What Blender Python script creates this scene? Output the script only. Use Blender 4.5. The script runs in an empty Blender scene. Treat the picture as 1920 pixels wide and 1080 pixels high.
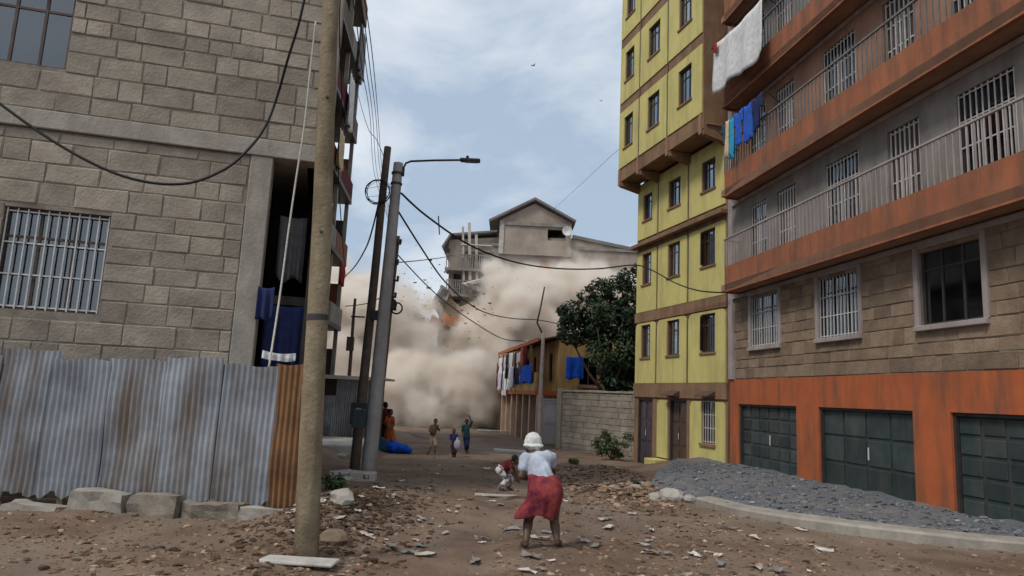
import bpy, bmesh, math, random
import numpy as np
from mathutils import Vector, Matrix, noise
from mathutils.geometry import tessellate_polygon

rng = random.Random(7)
scene = bpy.context.scene
COL = scene.collection
PI = math.pi

# ------------------------------------------------------------------ camera
F_PX, PITCH, ROLL, CAM_H = 1300.0, 0.154, 0.047, 1.7
_fw = Vector((0, math.cos(PITCH), math.sin(PITCH)))
_up = Vector((0, -math.sin(PITCH), math.cos(PITCH)))
_rt = Vector((1, 0, 0))
_R = _rt * math.cos(ROLL) + _up * math.sin(ROLL)
_U = -_rt * math.sin(ROLL) + _up * math.cos(ROLL)
CAM = Vector((0, 0, CAM_H))
cam_data = bpy.data.cameras.new('camera')
cam = bpy.data.objects.new('camera', cam_data)
COL.objects.link(cam)
M = Matrix((_R, _U, -_fw)).transposed().to_4x4()
M.translation = CAM
cam.matrix_world = M
cam_data.sensor_width = 36
cam_data.lens = 36 * F_PX / 1920
cam_data.clip_end = 4000
cam_data.clip_start = 0.05
scene.camera = cam

# ------------------------------------------------------------------ sky, sun, exposure
SUN_EL, SUN_AZ = math.radians(52), math.radians(229)   # azimuth clockwise from +Y: behind and left of the camera
world = bpy.data.worlds.new('World')
scene.world = world
world.use_nodes = True
wn, wl = world.node_tree.nodes, world.node_tree.links
wn.clear()
w_out = wn.new('ShaderNodeOutputWorld')
w_bg = wn.new('ShaderNodeBackground')
w_bg.inputs['Strength'].default_value = 0.1
sky = wn.new('ShaderNodeTexSky')
sky.sky_type = 'NISHITA'
sky.sun_disc = False
sky.sun_elevation = SUN_EL
sky.sun_rotation = SUN_AZ
sky.dust_density = 2.0
w_tc = wn.new('ShaderNodeTexCoord')
w_map = wn.new('ShaderNodeMapping')
w_map.inputs['Scale'].default_value = (1.0, 1.0, 1.7)
w_map.inputs['Location'].default_value = (0.35, 0.9, 0.12)
w_n1 = wn.new('ShaderNodeTexNoise')
w_n1.inputs['Scale'].default_value = 2.9
w_n1.inputs['Detail'].default_value = 7
w_n1.inputs['Roughness'].default_value = 0.56
w_n1.inputs['Distortion'].default_value = 0.25
w_r1 = wn.new('ShaderNodeValToRGB')          # cloud tone: grey-blue undersides to white
w_r1.color_ramp.elements[0].position = 0.41
w_r1.color_ramp.elements[0].color = (0.34, 0.425, 0.535, 1)
w_r1.color_ramp.elements[1].position = 0.59
w_r1.color_ramp.elements[1].color = (0.63, 0.675, 0.725, 1)
w_sc = wn.new('ShaderNodeVectorMath')
w_sc.operation = 'SCALE'
w_sc.inputs['Scale'].default_value = 10.0
w_mix = wn.new('ShaderNodeMix')
w_mix.data_type = 'RGBA'
w_mix.inputs['Factor'].default_value = 0.88
wl.new(w_tc.outputs['Generated'], w_map.inputs['Vector'])
wl.new(w_map.outputs['Vector'], w_n1.inputs['Vector'])
wl.new(w_n1.outputs['Fac'], w_r1.inputs['Fac'])
wl.new(w_r1.outputs['Color'], w_sc.inputs[0])
wl.new(sky.outputs['Color'], w_mix.inputs['A'])
wl.new(w_sc.outputs['Vector'], w_mix.inputs['B'])
wl.new(w_mix.outputs['Result'], w_bg.inputs['Color'])
wl.new(w_bg.outputs['Background'], w_out.inputs['Surface'])

sun_data = bpy.data.lights.new('sun', 'SUN')
sun_data.energy = 1.5
sun_data.angle = math.radians(13)
sun_data.color = (1.0, 0.95, 0.87)
sun = bpy.data.objects.new('sun', sun_data)
COL.objects.link(sun)
sd = Vector((math.sin(SUN_AZ) * math.cos(SUN_EL), math.cos(SUN_AZ) * math.cos(SUN_EL), math.sin(SUN_EL)))
sun.rotation_euler = sd.to_track_quat('Z', 'Y').to_euler()
sun.location = sd * 60

vs = scene.view_settings
vs.view_transform = 'Standard'
vs.look = 'None'
vs.gamma = 1.0
vs.exposure = 0.38
vs.use_curve_mapping = False
scene.cycles.use_denoising = True
scene.cycles.max_bounces = 10
scene.cycles.diffuse_bounces = 3
scene.cycles.glossy_bounces = 3
scene.cycles.transparent_max_bounces = 10
scene.cycles.volume_bounces = 8
scene.cycles.volume_step_rate = 3.0


def at(px, py, Y):
    """world point on the sight line of a photograph pixel at world depth Y"""
    d = _fw + _R * ((px - 960) / F_PX) + _U * ((540 - py) / F_PX)
    return CAM + d * (Y / d.y)


# ------------------------------------------------------------------ materials
MATS = {}


def mat(name, c1, c2=None, scale=3.0, rough=0.88, bump=0.25, bscale=None, rnd=0.0, metal=0.0,
        stain=None, sscale=0.6, samt=0.6, streak=False, spec=0.3, attr=None, detail=6, lo=0.35, hi=0.65, slo=0.45, shi=0.68):
    m = bpy.data.materials.new(name)
    m.use_nodes = True
    n, l = m.node_tree.nodes, m.node_tree.links
    bs = n['Principled BSDF']
    bs.inputs['Roughness'].default_value = rough
    bs.inputs['Metallic'].default_value = metal
    bs.inputs['Specular IOR Level'].default_value = spec
    geo = n.new('ShaderNodeNewGeometry')
    c2 = c2 or tuple(v * 0.72 for v in c1)
    t = n.new('ShaderNodeTexNoise')
    t.inputs['Scale'].default_value = scale
    t.inputs['Detail'].default_value = detail
    t.inputs['Roughness'].default_value = 0.62
    l.new(geo.outputs['Position'], t.inputs['Vector'])
    r = n.new('ShaderNodeValToRGB')
    r.color_ramp.elements[0].position = lo
    r.color_ramp.elements[1].position = hi
    r.color_ramp.elements[0].color = (*c2, 1)
    r.color_ramp.elements[1].color = (*c1, 1)
    l.new(t.outputs['Fac'], r.inputs['Fac'])
    col = r.outputs['Color']
    if attr:
        at_ = n.new('ShaderNodeAttribute')
        at_.attribute_name = attr
        mx = n.new('ShaderNodeMix')
        mx.data_type = 'RGBA'
        mx.blend_type = 'MULTIPLY'
        mx.inputs['Factor'].default_value = 1
        l.new(col, mx.inputs['A'])
        l.new(at_.outputs['Color'], mx.inputs['B'])
        col = mx.outputs['Result']
    if stain:
        mp = n.new('ShaderNodeMapping')
        mp.inputs['Scale'].default_value = (1, 1, 0.16) if streak else (1, 1, 1)
        mp.inputs['Location'].default_value = (rng.uniform(-9, 9), rng.uniform(-9, 9), rng.uniform(-9, 9))
        l.new(geo.outputs['Position'], mp.inputs['Vector'])
        s = n.new('ShaderNodeTexNoise')
        s.inputs['Scale'].default_value = sscale * (3 if streak else 1)
        s.inputs['Detail'].default_value = 7
        s.inputs['Roughness'].default_value = 0.68
        l.new(mp.outputs['Vector'], s.inputs['Vector'])
        mr = n.new('ShaderNodeMapRange')
        mr.inputs['From Min'].default_value = slo
        mr.inputs['From Max'].default_value = shi
        mr.inputs['To Max'].default_value = samt
        l.new(s.outputs['Fac'], mr.inputs['Value'])
        mx = n.new('ShaderNodeMix')
        mx.data_type = 'RGBA'
        l.new(mr.outputs['Result'], mx.inputs['Factor'])
        l.new(col, mx.inputs['A'])
        mx.inputs['B'].default_value = (*stain, 1)
        col = mx.outputs['Result']
    if rnd:
        oi = n.new('ShaderNodeObjectInfo')
        mr = n.new('ShaderNodeMapRange')
        mr.inputs['To Min'].default_value = 1 - rnd
        mr.inputs['To Max'].default_value = 1 + rnd
        l.new(oi.outputs['Random'], mr.inputs['Value'])
        hs = n.new('ShaderNodeHueSaturation')
        l.new(mr.outputs['Result'], hs.inputs['Value'])
        l.new(col, hs.inputs['Color'])
        col = hs.outputs['Color']
    l.new(col, bs.inputs['Base Color'])
    if bump:
        b = n.new('ShaderNodeTexNoise')
        b.inputs['Scale'].default_value = bscale or scale * 8
        b.inputs['Detail'].default_value = 5
        l.new(geo.outputs['Position'], b.inputs['Vector'])
        bp = n.new('ShaderNodeBump')
        bp.inputs['Strength'].default_value = bump
        bp.inputs['Distance'].default_value = 0.02
        l.new(b.outputs['Fac'], bp.inputs['Height'])
        l.new(bp.outputs['Normal'], bs.inputs['Normal'])
    MATS[name] = m
    return m


def glass_mat(name, tint, mixf):
    m = bpy.data.materials.new(name)
    m.use_nodes = True
    n, l = m.node_tree.nodes, m.node_tree.links
    n.clear()
    o = n.new('ShaderNodeOutputMaterial')
    g = n.new('ShaderNodeBsdfGlossy')
    g.inputs['Roughness'].default_value = 0.06
    g.inputs['Color'].default_value = (0.85, 0.9, 0.95, 1)
    t = n.new('ShaderNodeBsdfTransparent')
    t.inputs['Color'].default_value = (*tint, 1)
    mx = n.new('ShaderNodeMixShader')
    lw = n.new('ShaderNodeLayerWeight')
    lw.inputs['Blend'].default_value = 0.25
    mr = n.new('ShaderNodeMapRange')
    mr.inputs['To Min'].default_value = mixf
    mr.inputs['To Max'].default_value = 0.8
    l.new(lw.outputs['Fresnel'], mr.inputs['Value'])
    l.new(mr.outputs['Result'], mx.inputs['Fac'])
    l.new(t.outputs['BSDF'], mx.inputs[1])
    l.new(g.outputs['BSDF'], mx.inputs[2])
    l.new(mx.outputs['Shader'], o.inputs['Surface'])
    MATS[name] = m
    return m


dirt = (0.10, 0.075, 0.055)
mat('soil', (0.205, 0.138, 0.098), (0.120, 0.079, 0.056), scale=1.3, rough=0.97, bump=0.9, bscale=16,
    stain=(0.25, 0.195, 0.15), sscale=0.36, samt=0.7, spec=0.12, detail=10, slo=0.42, shi=0.62)
mat('rubble', (0.36, 0.275, 0.20), (0.20, 0.14, 0.10), scale=6, bump=0.4, bscale=40, attr='tone', spec=0.15)
mat('gravel', (0.165, 0.172, 0.185), (0.10, 0.105, 0.115), scale=5, bump=0.9, bscale=45, stain=(0.24, 0.20, 0.165), sscale=0.7, samt=0.6)
mat('gravel_piece', (0.22, 0.232, 0.25), (0.13, 0.137, 0.15), scale=9, bump=0.3, attr='tone')
mat('litter', (0.74, 0.72, 0.68), (0.5, 0.46, 0.4), scale=9, bump=0.2, attr='tone', rough=0.6)
mat('yellow_paint', (0.64, 0.565, 0.21), (0.55, 0.485, 0.18), scale=1.2, rough=0.85, bump=0.2, bscale=20,
    stain=(0.34, 0.28, 0.13), sscale=0.9, samt=0.5, streak=True, slo=0.47)
mat('brown_paint', (0.30, 0.18, 0.105), (0.215, 0.125, 0.072), scale=1.4, rough=0.85, bump=0.15, bscale=30,
    stain=(0.11, 0.07, 0.045), sscale=0.8, samt=0.6, streak=True)
mat('orange_paint', (0.50, 0.13, 0.045), (0.40, 0.105, 0.04), scale=1.5, rough=0.8, bump=0.12, bscale=30,
    stain=(0.16, 0.085, 0.055), sscale=1.1, samt=0.8, streak=True, slo=0.44)
mat('terracotta_paint', (0.40, 0.145, 0.07), (0.31, 0.11, 0.055), scale=1.5, rough=0.85, bump=0.2, bscale=20,
    stain=(0.14, 0.08, 0.055), sscale=1.1, samt=0.85, streak=True, slo=0.42)
mat('salmon_plaster', (0.38, 0.215, 0.14), (0.30, 0.165, 0.11), scale=1.5, stain=(0.17, 0.11, 0.08), sscale=0.7, samt=0.6, streak=True)
mat('mauve_plaster', (0.42, 0.36, 0.35), (0.33, 0.28, 0.27), scale=2, stain=(0.2, 0.15, 0.13), sscale=0.8, samt=0.5, streak=True)
mat('grey_plaster', (0.30, 0.275, 0.25), (0.22, 0.20, 0.18), scale=1.6, stain=(0.13, 0.11, 0.09), sscale=0.7, samt=0.6, streak=True)
mat('cut_stone', (0.37, 0.32, 0.255), (0.255, 0.215, 0.17), scale=2.2, bump=0.6, bscale=22, rnd=0.16, stain=(0.14, 0.115, 0.09), sscale=0.55, samt=0.65, slo=0.42)
mat('brown_stone', (0.29, 0.21, 0.145), (0.21, 0.15, 0.10), scale=4, bump=0.6, bscale=22, rnd=0.25, stain=(0.13, 0.09, 0.065), sscale=1.2, samt=0.5)
mat('wall_stone', (0.36, 0.315, 0.255), (0.28, 0.24, 0.19), scale=3, bump=0.5, bscale=22, rnd=0.14, stain=(0.17, 0.145, 0.115), sscale=0.9, samt=0.5)
mat('mortar', (0.29, 0.25, 0.20), (0.19, 0.16, 0.13), scale=5, bump=0.5, stain=(0.12, 0.10, 0.08), sscale=1, samt=0.5)
mat('concrete', (0.39, 0.355, 0.305), (0.29, 0.26, 0.22), scale=2.5, bump=0.4, stain=(0.17, 0.14, 0.11), sscale=1.0, samt=0.55, streak=True)
mat('pale_concrete', (0.55, 0.52, 0.47), (0.42, 0.39, 0.35), scale=4, bump=0.4, stain=(0.26, 0.21, 0.17), sscale=1.8, samt=0.6)
mat('pole_concrete', (0.40, 0.38, 0.36), (0.30, 0.28, 0.265), scale=3, bump=0.3, stain=(0.15, 0.13, 0.12), sscale=1.3, samt=0.5, streak=True)
mat('pole_wood', (0.31, 0.25, 0.16), (0.19, 0.15, 0.095), scale=3.5, bump=0.6, bscale=25, stain=(0.12, 0.085, 0.05), sscale=1.2, samt=0.7, streak=True)
mat('dark_wood', (0.13, 0.105, 0.085), (0.075, 0.06, 0.05), scale=4, bump=0.5, stain=(0.22, 0.15, 0.08), sscale=0.7, samt=0.5, streak=True)
mat('timber', (0.36, 0.26, 0.17), (0.24, 0.17, 0.11), scale=5, bump=0.4)
mat('white_pole', (0.58, 0.49, 0.43), (0.45, 0.37, 0.32), scale=4, bump=0.2)
mat('galvanised', (0.43, 0.45, 0.475), (0.27, 0.285, 0.305), scale=2.2, rough=0.52, metal=0.35, bump=0.12, rnd=0.12,
    stain=(0.19, 0.12, 0.07), sscale=0.9, samt=0.8, streak=True, slo=0.46, shi=0.68)
mat('rusty_sheet', (0.26, 0.135, 0.06), (0.15, 0.075, 0.035), scale=2.5, rough=0.85, bump=0.3, stain=(0.33, 0.27, 0.20), sscale=0.9, samt=0.5, streak=True)
mat('dark_steel', (0.055, 0.048, 0.045), (0.035, 0.03, 0.03), scale=6, rough=0.55, bump=0.1, spec=0.4)
mat('brown_steel', (0.10, 0.058, 0.042), (0.065, 0.04, 0.03), scale=6, rough=0.55, bump=0.1, spec=0.4)
mat('purple_door', (0.075, 0.055, 0.075), (0.05, 0.038, 0.05), scale=3, rough=0.5, bump=0.1, stain=(0.13, 0.10, 0.085), sscale=0.9, samt=0.5, streak=True)
mat('garage_paint', (0.045, 0.062, 0.060), (0.03, 0.042, 0.042), scale=3, rough=0.5, bump=0.3, bscale=5, rnd=0.35, stain=(0.10, 0.095, 0.085), sscale=0.9, samt=0.5, streak=True)
mat('white_steel', (0.62, 0.61, 0.59), (0.48, 0.47, 0.45), scale=6, rough=0.5, bump=0.05)
mat('gate_paint', (0.50, 0.49, 0.50), (0.40, 0.39, 0.41), scale=2, rough=0.55, stain=(0.28, 0.22, 0.18), sscale=0.9, samt=0.5, streak=True)
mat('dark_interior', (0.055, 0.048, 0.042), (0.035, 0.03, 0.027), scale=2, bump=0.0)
mat('cream_plaster', (0.55, 0.44, 0.32), (0.45, 0.35, 0.25), scale=1, stain=(0.28, 0.20, 0.13), sscale=0.5, samt=0.5, streak=True)
mat('tan_masonry', (0.41, 0.345, 0.285), (0.30, 0.25, 0.205), scale=0.9, bump=0.6, bscale=8, stain=(0.18, 0.135, 0.11), sscale=0.5, samt=0.6)
mat('roof_sheet', (0.24, 0.23, 0.23), (0.16, 0.155, 0.155), scale=1.5, rough=0.6, metal=0.2, stain=(0.19, 0.11, 0.06), sscale=0.5, samt=0.6)
mat('ochre_paint', (0.54, 0.34, 0.13), (0.42, 0.26, 0.10), scale=1.3, stain=(0.20, 0.13, 0.07), sscale=0.9, samt=0.75, streak=True)
mat('pink_plaster', (0.50, 0.36, 0.265), (0.40, 0.28, 0.20), scale=1.3, stain=(0.24, 0.16, 0.11), sscale=0.8, samt=0.5, streak=True)
mat('rust_red', (0.26, 0.10, 0.05), (0.17, 0.065, 0.035), scale=2.5, rough=0.85, stain=(0.11, 0.06, 0.04), sscale=0.9, samt=0.5)
mat('brick_orange', (0.52, 0.20, 0.09), (0.38, 0.14, 0.07), scale=3, bump=0.5)
mat('cable', (0.022, 0.022, 0.024), (0.015, 0.015, 0.016), scale=5, rough=0.6, bump=0.0)
mat('rope', (0.58, 0.55, 0.49), (0.42, 0.39, 0.34), scale=30, bump=0.6, bscale=90)
mat('bark', (0.10, 0.075, 0.055), (0.055, 0.042, 0.032), scale=6, bump=0.8)
mat('leaf', (0.040, 0.074, 0.030), (0.016, 0.034, 0.017), scale=1.6, rough=0.5, bump=0.0, spec=0.4, attr='tone')
mat('bush_leaf', (0.10, 0.135, 0.05), (0.05, 0.075, 0.03), scale=3, rough=0.6, bump=0.0, spec=0.35, attr='tone')
for nm, c in dict(white_cloth=(0.78, 0.77, 0.76), blue_cloth=(0.04, 0.13, 0.55), navy_cloth=(0.03, 0.04, 0.12), teal_cloth=(0.035, 0.10, 0.13),
                  lilac_cloth=(0.55, 0.53, 0.62), red_cloth=(0.34, 0.035, 0.04), maroon_cloth=(0.13, 0.025, 0.03), dark_cloth=(0.04, 0.036, 0.04),
                  grey_cloth=(0.22, 0.21, 0.21), orange_cloth=(0.55, 0.13, 0.045), olive_cloth=(0.18, 0.125, 0.06), cyan_cloth=(0.05, 0.40, 0.62),
                  cream_cloth=(0.70, 0.55, 0.36), royal_tarp=(0.02, 0.11, 0.62), curtain=(0.62, 0.58, 0.55), curtain_mauve=(0.36, 0.29, 0.32),
                  curtain_blue=(0.18, 0.26, 0.40), shirt_cloth=(0.50, 0.54, 0.62), wrap_cloth=(0.74, 0.74, 0.70), peach_trousers=(0.50, 0.36, 0.27)).items():
    mat(nm, c, tuple(v * 0.72 for v in c), scale=7, rough=0.92, bump=0.35, bscale=18, spec=0.15)
mat('skirt_cloth', (0.30, 0.05, 0.06), (0.09, 0.018, 0.035), scale=11, rough=0.9, bump=0.4, bscale=16, spec=0.15,
    stain=(0.36, 0.075, 0.035), sscale=2.6, samt=0.55)
mat('pattern_cloth', (0.60, 0.56, 0.54), (0.12, 0.10, 0.11), scale=14, rough=0.9, bump=0.2, spec=0.15, lo=0.46, hi=0.54, detail=2)
mat('skin', (0.105, 0.056, 0.036), (0.08, 0.042, 0.027), scale=10, rough=0.5, bump=0.1, spec=0.4)
mat('hair', (0.012, 0.010, 0.009), (0.008, 0.007, 0.006), scale=30, rough=0.8, bump=0.6, bscale=120)
mat('sole', (0.10, 0.07, 0.055), (0.06, 0.045, 0.035), scale=9, bump=0.1)
mat('bird_black', (0.03, 0.03, 0.03), (0.02, 0.02, 0.02), scale=9, bump=0)
glass_mat('glass', (0.62, 0.66, 0.68), 0.30)
glass_mat('glass_dark', (0.30, 0.33, 0.36), 0.14)


# ------------------------------------------------------------------ mesh helpers
class MB:
    def __init__(s):
        s.v, s.f, s.tone = [], [], []

    def add(s, vs, fs):
        o = len(s.v)
        s.v += [tuple(q) for q in vs]
        s.f += [tuple(i + o for i in f) for f in fs]
        return s

    def box(s, x0, x1, y0, y1, z0, z1, jit=0.0):
        vs = [(x, y, z) for z in (z0, z1) for y in (y0, y1) for x in (x0, x1)]
        if jit:
            vs = [(x + rng.uniform(-jit, jit), y + rng.uniform(-jit, jit), z + rng.uniform(-jit, jit)) for x, y, z in vs]
        return s.add(vs, [(0, 2, 3, 1), (4, 5, 7, 6), (0, 1, 5, 4), (2, 6, 7, 3), (0, 4, 6, 2), (1, 3, 7, 5)])

    def bar(s, a, b, w, h=None):
        a, b = Vector(a), Vector(b)
        h = h or w
        d = (b - a).normalized()
        u = d.cross(Vector((0, 0, 1)))
        if u.length < 1e-3:
            u = Vector((1, 0, 0))
        u.normalize()
        k = u.cross(d).normalized()
        vs = [p + u * (sx * w / 2) + k * (sz * h / 2) for p in (a, b) for sx, sz in ((-1, -1), (1, -1), (1, 1), (-1, 1))]
        return s.add(vs, [(3, 2, 1, 0), (4, 5, 6, 7), (0, 1, 5, 4), (1, 2, 6, 5), (2, 3, 7, 6), (3, 0, 4, 7)])

    def tube(s, pts, r, n=8, r1=None):
        pts = [Vector(p) for p in pts]
        m = len(pts)
        r1 = r if r1 is None else r1
        vs, fs = [], []
        ref = None
        for i, p in enumerate(pts):
            d = (pts[min(i + 1, m - 1)] - pts[max(i - 1, 0)]).normalized()
            if ref is None:
                ref = d.orthogonal().normalized()
            ref = (ref - d * ref.dot(d))
            if ref.length < 1e-5:
                ref = d.orthogonal()
            ref.normalize()
            k = d.cross(ref)
            rr = r + (r1 - r) * i / max(m - 1, 1)
            for j in range(n):
                a = 2 * PI * j / n
                vs.append(p + ref * (math.cos(a) * rr) + k * (math.sin(a) * rr))
        for i in range(m - 1):
            for j in range(n):
                a, b = i * n + j, i * n + (j + 1) % n
                fs.append((a, b, b + n, a + n))
        fs.append(tuple(range(n - 1, -1, -1)))
        fs.append(tuple(range((m - 1) * n, m * n)))
        return s.add(vs, fs)

    def prism(s, outline, y0, y1, holes=()):
        """outline and holes are lists of (x, z); a slab between y0 (front) and y1"""
        loops = [outline] + list(holes)
        flat = [p for lp in loops for p in lp]
        tris = tessellate_polygon([[Vector((x, z, 0)) for x, z in lp] for lp in loops])
        n = len(flat)
        vs = [(x, y0, z) for x, z in flat] + [(x, y1, z) for x, z in flat]
        fs = []
        for a, b, c in tris:
            pa, pb, pc = flat[a], flat[b], flat[c]
            cr = (pb[0] - pa[0]) * (pc[1] - pa[1]) - (pb[1] - pa[1]) * (pc[0] - pa[0])
            if cr < 0:
                b, c = c, b
            fs.append((a, b, c))
            fs.append((c + n, b + n, a + n))
        o = 0
        for li, lp in enumerate(loops):
            k = len(lp)
            ar = sum(lp[i][0] * lp[(i + 1) % k][1] - lp[(i + 1) % k][0] * lp[i][1] for i in range(k))
            ccw = ar > 0
            if li:
                ccw = not ccw
            for i in range(k):
                a, b = o + i, o + (i + 1) % k
                fs.append((b, a, a + n, b + n) if ccw else (a, b, b + n, a + n))
            o += k
        return s.add(vs, fs)

    def wall(s, x0, x1, z0, z1, y0, y1, holes=()):
        """slab with rectangular openings (hx0,hx1,hz0,hz1), only its outer faces"""
        xs = sorted({x0, x1, *[h[0] for h in holes], *[h[1] for h in holes]})
        zs = sorted({z0, z1, *[h[2] for h in holes], *[h[3] for h in holes]})
        xs = [x for x in xs if x0 <= x <= x1]
        zs = [z for z in zs if z0 <= z <= z1]
        nx, nz = len(xs) - 1, len(zs) - 1

        def solid(i, k):
            if i < 0 or k < 0 or i >= nx or k >= nz:
                return False
            cx, cz = (xs[i] + xs[i + 1]) / 2, (zs[k] + zs[k + 1]) / 2
            return not any(h[0] < cx < h[1] and h[2] < cz < h[3] for h in holes)
        idx = {}

        def V(i, k, b):
            key = (i, k, b)
            if key not in idx:
                idx[key] = len(vs)
                vs.append((xs[i], y1 if b else y0, zs[k]))
            return idx[key]
        vs, fs = [], []
        for i in range(nx):
            for k in range(nz):
                if not solid(i, k):
                    continue
                fs.append((V(i, k, 0), V(i + 1, k, 0), V(i + 1, k + 1, 0), V(i, k + 1, 0)))
                fs.append((V(i, k + 1, 1), V(i + 1, k + 1, 1), V(i + 1, k, 1), V(i, k, 1)))
                if not solid(i - 1, k):
                    fs.append((V(i, k, 1), V(i, k, 0), V(i, k + 1, 0), V(i, k + 1, 1)))
                if not solid(i + 1, k):
                    fs.append((V(i + 1, k, 0), V(i + 1, k, 1), V(i + 1, k + 1, 1), V(i + 1, k + 1, 0)))
                if not solid(i, k - 1):
                    fs.append((V(i, k, 1), V(i + 1, k, 1), V(i + 1, k, 0), V(i, k, 0)))
                if not solid(i, k + 1):
                    fs.append((V(i, k + 1, 0), V(i + 1, k + 1, 0), V(i + 1, k + 1, 1), V(i, k + 1, 1)))
        return s.add(vs, fs)

    def mesh(s, name):
        me = bpy.data.meshes.new(name)
        me.from_pydata(s.v, [], s.f)
        me.update()
        return me


def link(name, me, m=None, parent=None, smooth=False):
    o = bpy.data.objects.new(name, me)
    COL.objects.link(o)
    if m is not None and me is not None and not me.materials:
        me.materials.append(MATS[m])
    if parent is not None:
        o.parent = parent
    if smooth:
        me.polygons.foreach_set('use_smooth', [True] * len(me.polygons))
    return o


def obj(name, mb, m, parent=None, smooth=False):
    return link(name, mb.mesh(name), m, parent, smooth)


def tag(o, label=None, cat=None, group=None, kind=None):
    if label:
        o['label'] = label
    if cat:
        o['category'] = cat
    if group:
        o['group'] = group
    if kind:
        o['kind'] = kind
    return o


def thing(name, label, cat, loc=(0, 0, 0), rz=0.0, group=None):
    o = bpy.data.objects.new(name, None)
    COL.objects.link(o)
    o.empty_display_size = 0.3
    o.location = loc
    o.rotation_euler = (0, 0, rz)
    return tag(o, label, cat, group)


def bevel(o, w=0.01, seg=1):
    md = o.modifiers.new('bevel', 'BEVEL')
    md.width = w
    md.segments = seg
    md.limit_method = 'ANGLE'
    return o


def rounded_top(x0, x1, z0, z1, r, n=5):
    pts = [(x0, z0), (x1, z0)]
    for i in range(n + 1):
        a = i / n * PI / 2
        pts.append((x1 - r + r * math.cos(a), z1 - r + r * math.sin(a)))
    for i in range(n + 1):
        a = PI / 2 + i / n * PI / 2
        pts.append((x0 + r + r * math.cos(a), z1 - r + r * math.sin(a)))
    return pts


def rect(x0, x1, z0, z1):
    return [(x0, z0), (x1, z0), (x1, z1), (x0, z1)]


def smoothstep(a, b, x):
    t = max(0.0, min(1.0, (x - a) / (b - a)))
    return t * t * (3 - 2 * t)


# ------------------------------------------------------------------ ground
def ground_z(x, y, fine=True):
    z = float(np.interp(y, [-10, 0, 8, 14, 25, 46, 90], [0.02, 0.04, 0.03, -0.05, -0.47, -0.48, -0.5]))
    left = 1 - smoothstep(-5.0, -4.0, x)
    z += left * smoothstep(14, 18, y) * (1 - smoothstep(32, 38, y)) * 0.34
    right = smoothstep(2.7, 4.2, x - 0.12 * (y - 12) * 0.8)
    z += right * smoothstep(9.5, 11.5, y) * (1 - smoothstep(21, 25, y)) * float(np.interp(y, [9, 14, 20, 24], [0.02, 0.08, 0.36, 0.3]))
    z += 0.26 * math.exp(-((x + 2.25) / 0.55) ** 2 - ((y - 9.6) / 2.2) ** 2)      # rubble bank by the fence
    z += 0.22 * math.exp(-((x - 2.6) / 1.0) ** 2 - ((y - 18.5) / 1.8) ** 2)       # dirt bank before the yellow house
    z += 0.12 * math.exp(-((x - 2.3) / 0.8) ** 2 - ((y - 13.6) / 1.0) ** 2)
    for cx in (-1.05, -0.15):                                                     # wheel ruts
        z -= 0.035 * math.exp(-((x - cx - 0.03 * math.sin(y * 0.8)) / 0.16) ** 2) * smoothstep(24, 10, y)
    if fine:
        p = Vector((x, y, 0))
        z += 0.045 * noise.noise(p * 0.7) + 0.03 * noise.noise(p * 2.1) + 0.018 * noise.noise(p * 5.3)
    return z


def axis(fine0, fine1, step, far):
    a = list(np.arange(fine0, fine1 + 1e-6, step))
    lo, hi, k = [], [], step
    x = fine0
    while x > -far:
        k *= 1.5
        x -= k
        lo.append(x)
    x, k = fine1, step
    while x < far:
        k *= 1.5
        x += k
        hi.append(x)
    return lo[::-1] + a + hi


gx = axis(-9, 10, 0.11, 1500)
gy = axis(3.5, 30, 0.13, 1800)
gv = [(x, y, ground_z(x, y, abs(x) < 40 and -10 < y < 80)) for y in gy for x in gx]
nxg = len(gx)
gf = [(j * nxg + i, j * nxg + i + 1, (j + 1) * nxg + i + 1, (j + 1) * nxg + i) for j in range(len(gy) - 1) for i in range(nxg - 1)]
me = bpy.data.meshes.new('ground')
me.from_pydata(gv, [], gf)
tag(link('ground', me, 'soil', smooth=True), 'brown earth street strewn with rubble', kind='structure')


# stones: jittered icosahedra in one mesh, a tone per stone
def stone_cloud(name, items, m, flat=0.75):
    bmi = bmesh.new()
    bmesh.ops.create_icosphere(bmi, subdivisions=1, radius=1.0)
    iv = np.array([v.co[:] for v in bmi.verts])
    ifc = np.array([[v.index for v in f.verts] for f in bmi.faces])
    bmi.free()
    r = np.random.RandomState(len(items) + 3)
    n = len(items)
    A = np.zeros((n, len(iv), 3))
    tones = np.zeros((n, 4))
    for i, (x, y, z, s, tone) in enumerate(items):
        q = iv * (1 + r.uniform(-0.3, 0.3, (len(iv), 1)))
        q = q * np.array([r.uniform(0.7, 1.4), r.uniform(0.6, 1.1), r.uniform(0.4, 0.8) * flat])
        a = r.uniform(0, 6.28)
        b = r.uniform(-0.4, 0.4)
        ca, sa, cb, sb = math.cos(a), math.sin(a), math.cos(b), math.sin(b)
        Rm = np.array([[ca, -sa, 0], [sa, ca, 0], [0, 0, 1]]) @ np.array([[1, 0, 0], [0, cb, -sb], [0, sb, cb]])
        A[i] = (q @ Rm.T) * s + np.array([x, y, z])
        tones[i] = (*tone, 1)
    V = A.reshape(-1, 3)
    Fc = (ifc[None] + (np.arange(n) * len(iv))[:, None, None]).reshape(-1, 3)
    me = bpy.data.meshes.new(name)
    me.from_pydata(V.tolist(), [], Fc.tolist())
    ca = me.color_attributes.new('tone', 'FLOAT_COLOR', 'POINT')
    ca.data.foreach_set('color', np.repeat(tones, len(iv), axis=0).ravel())
    return link(name, me, m)


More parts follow.
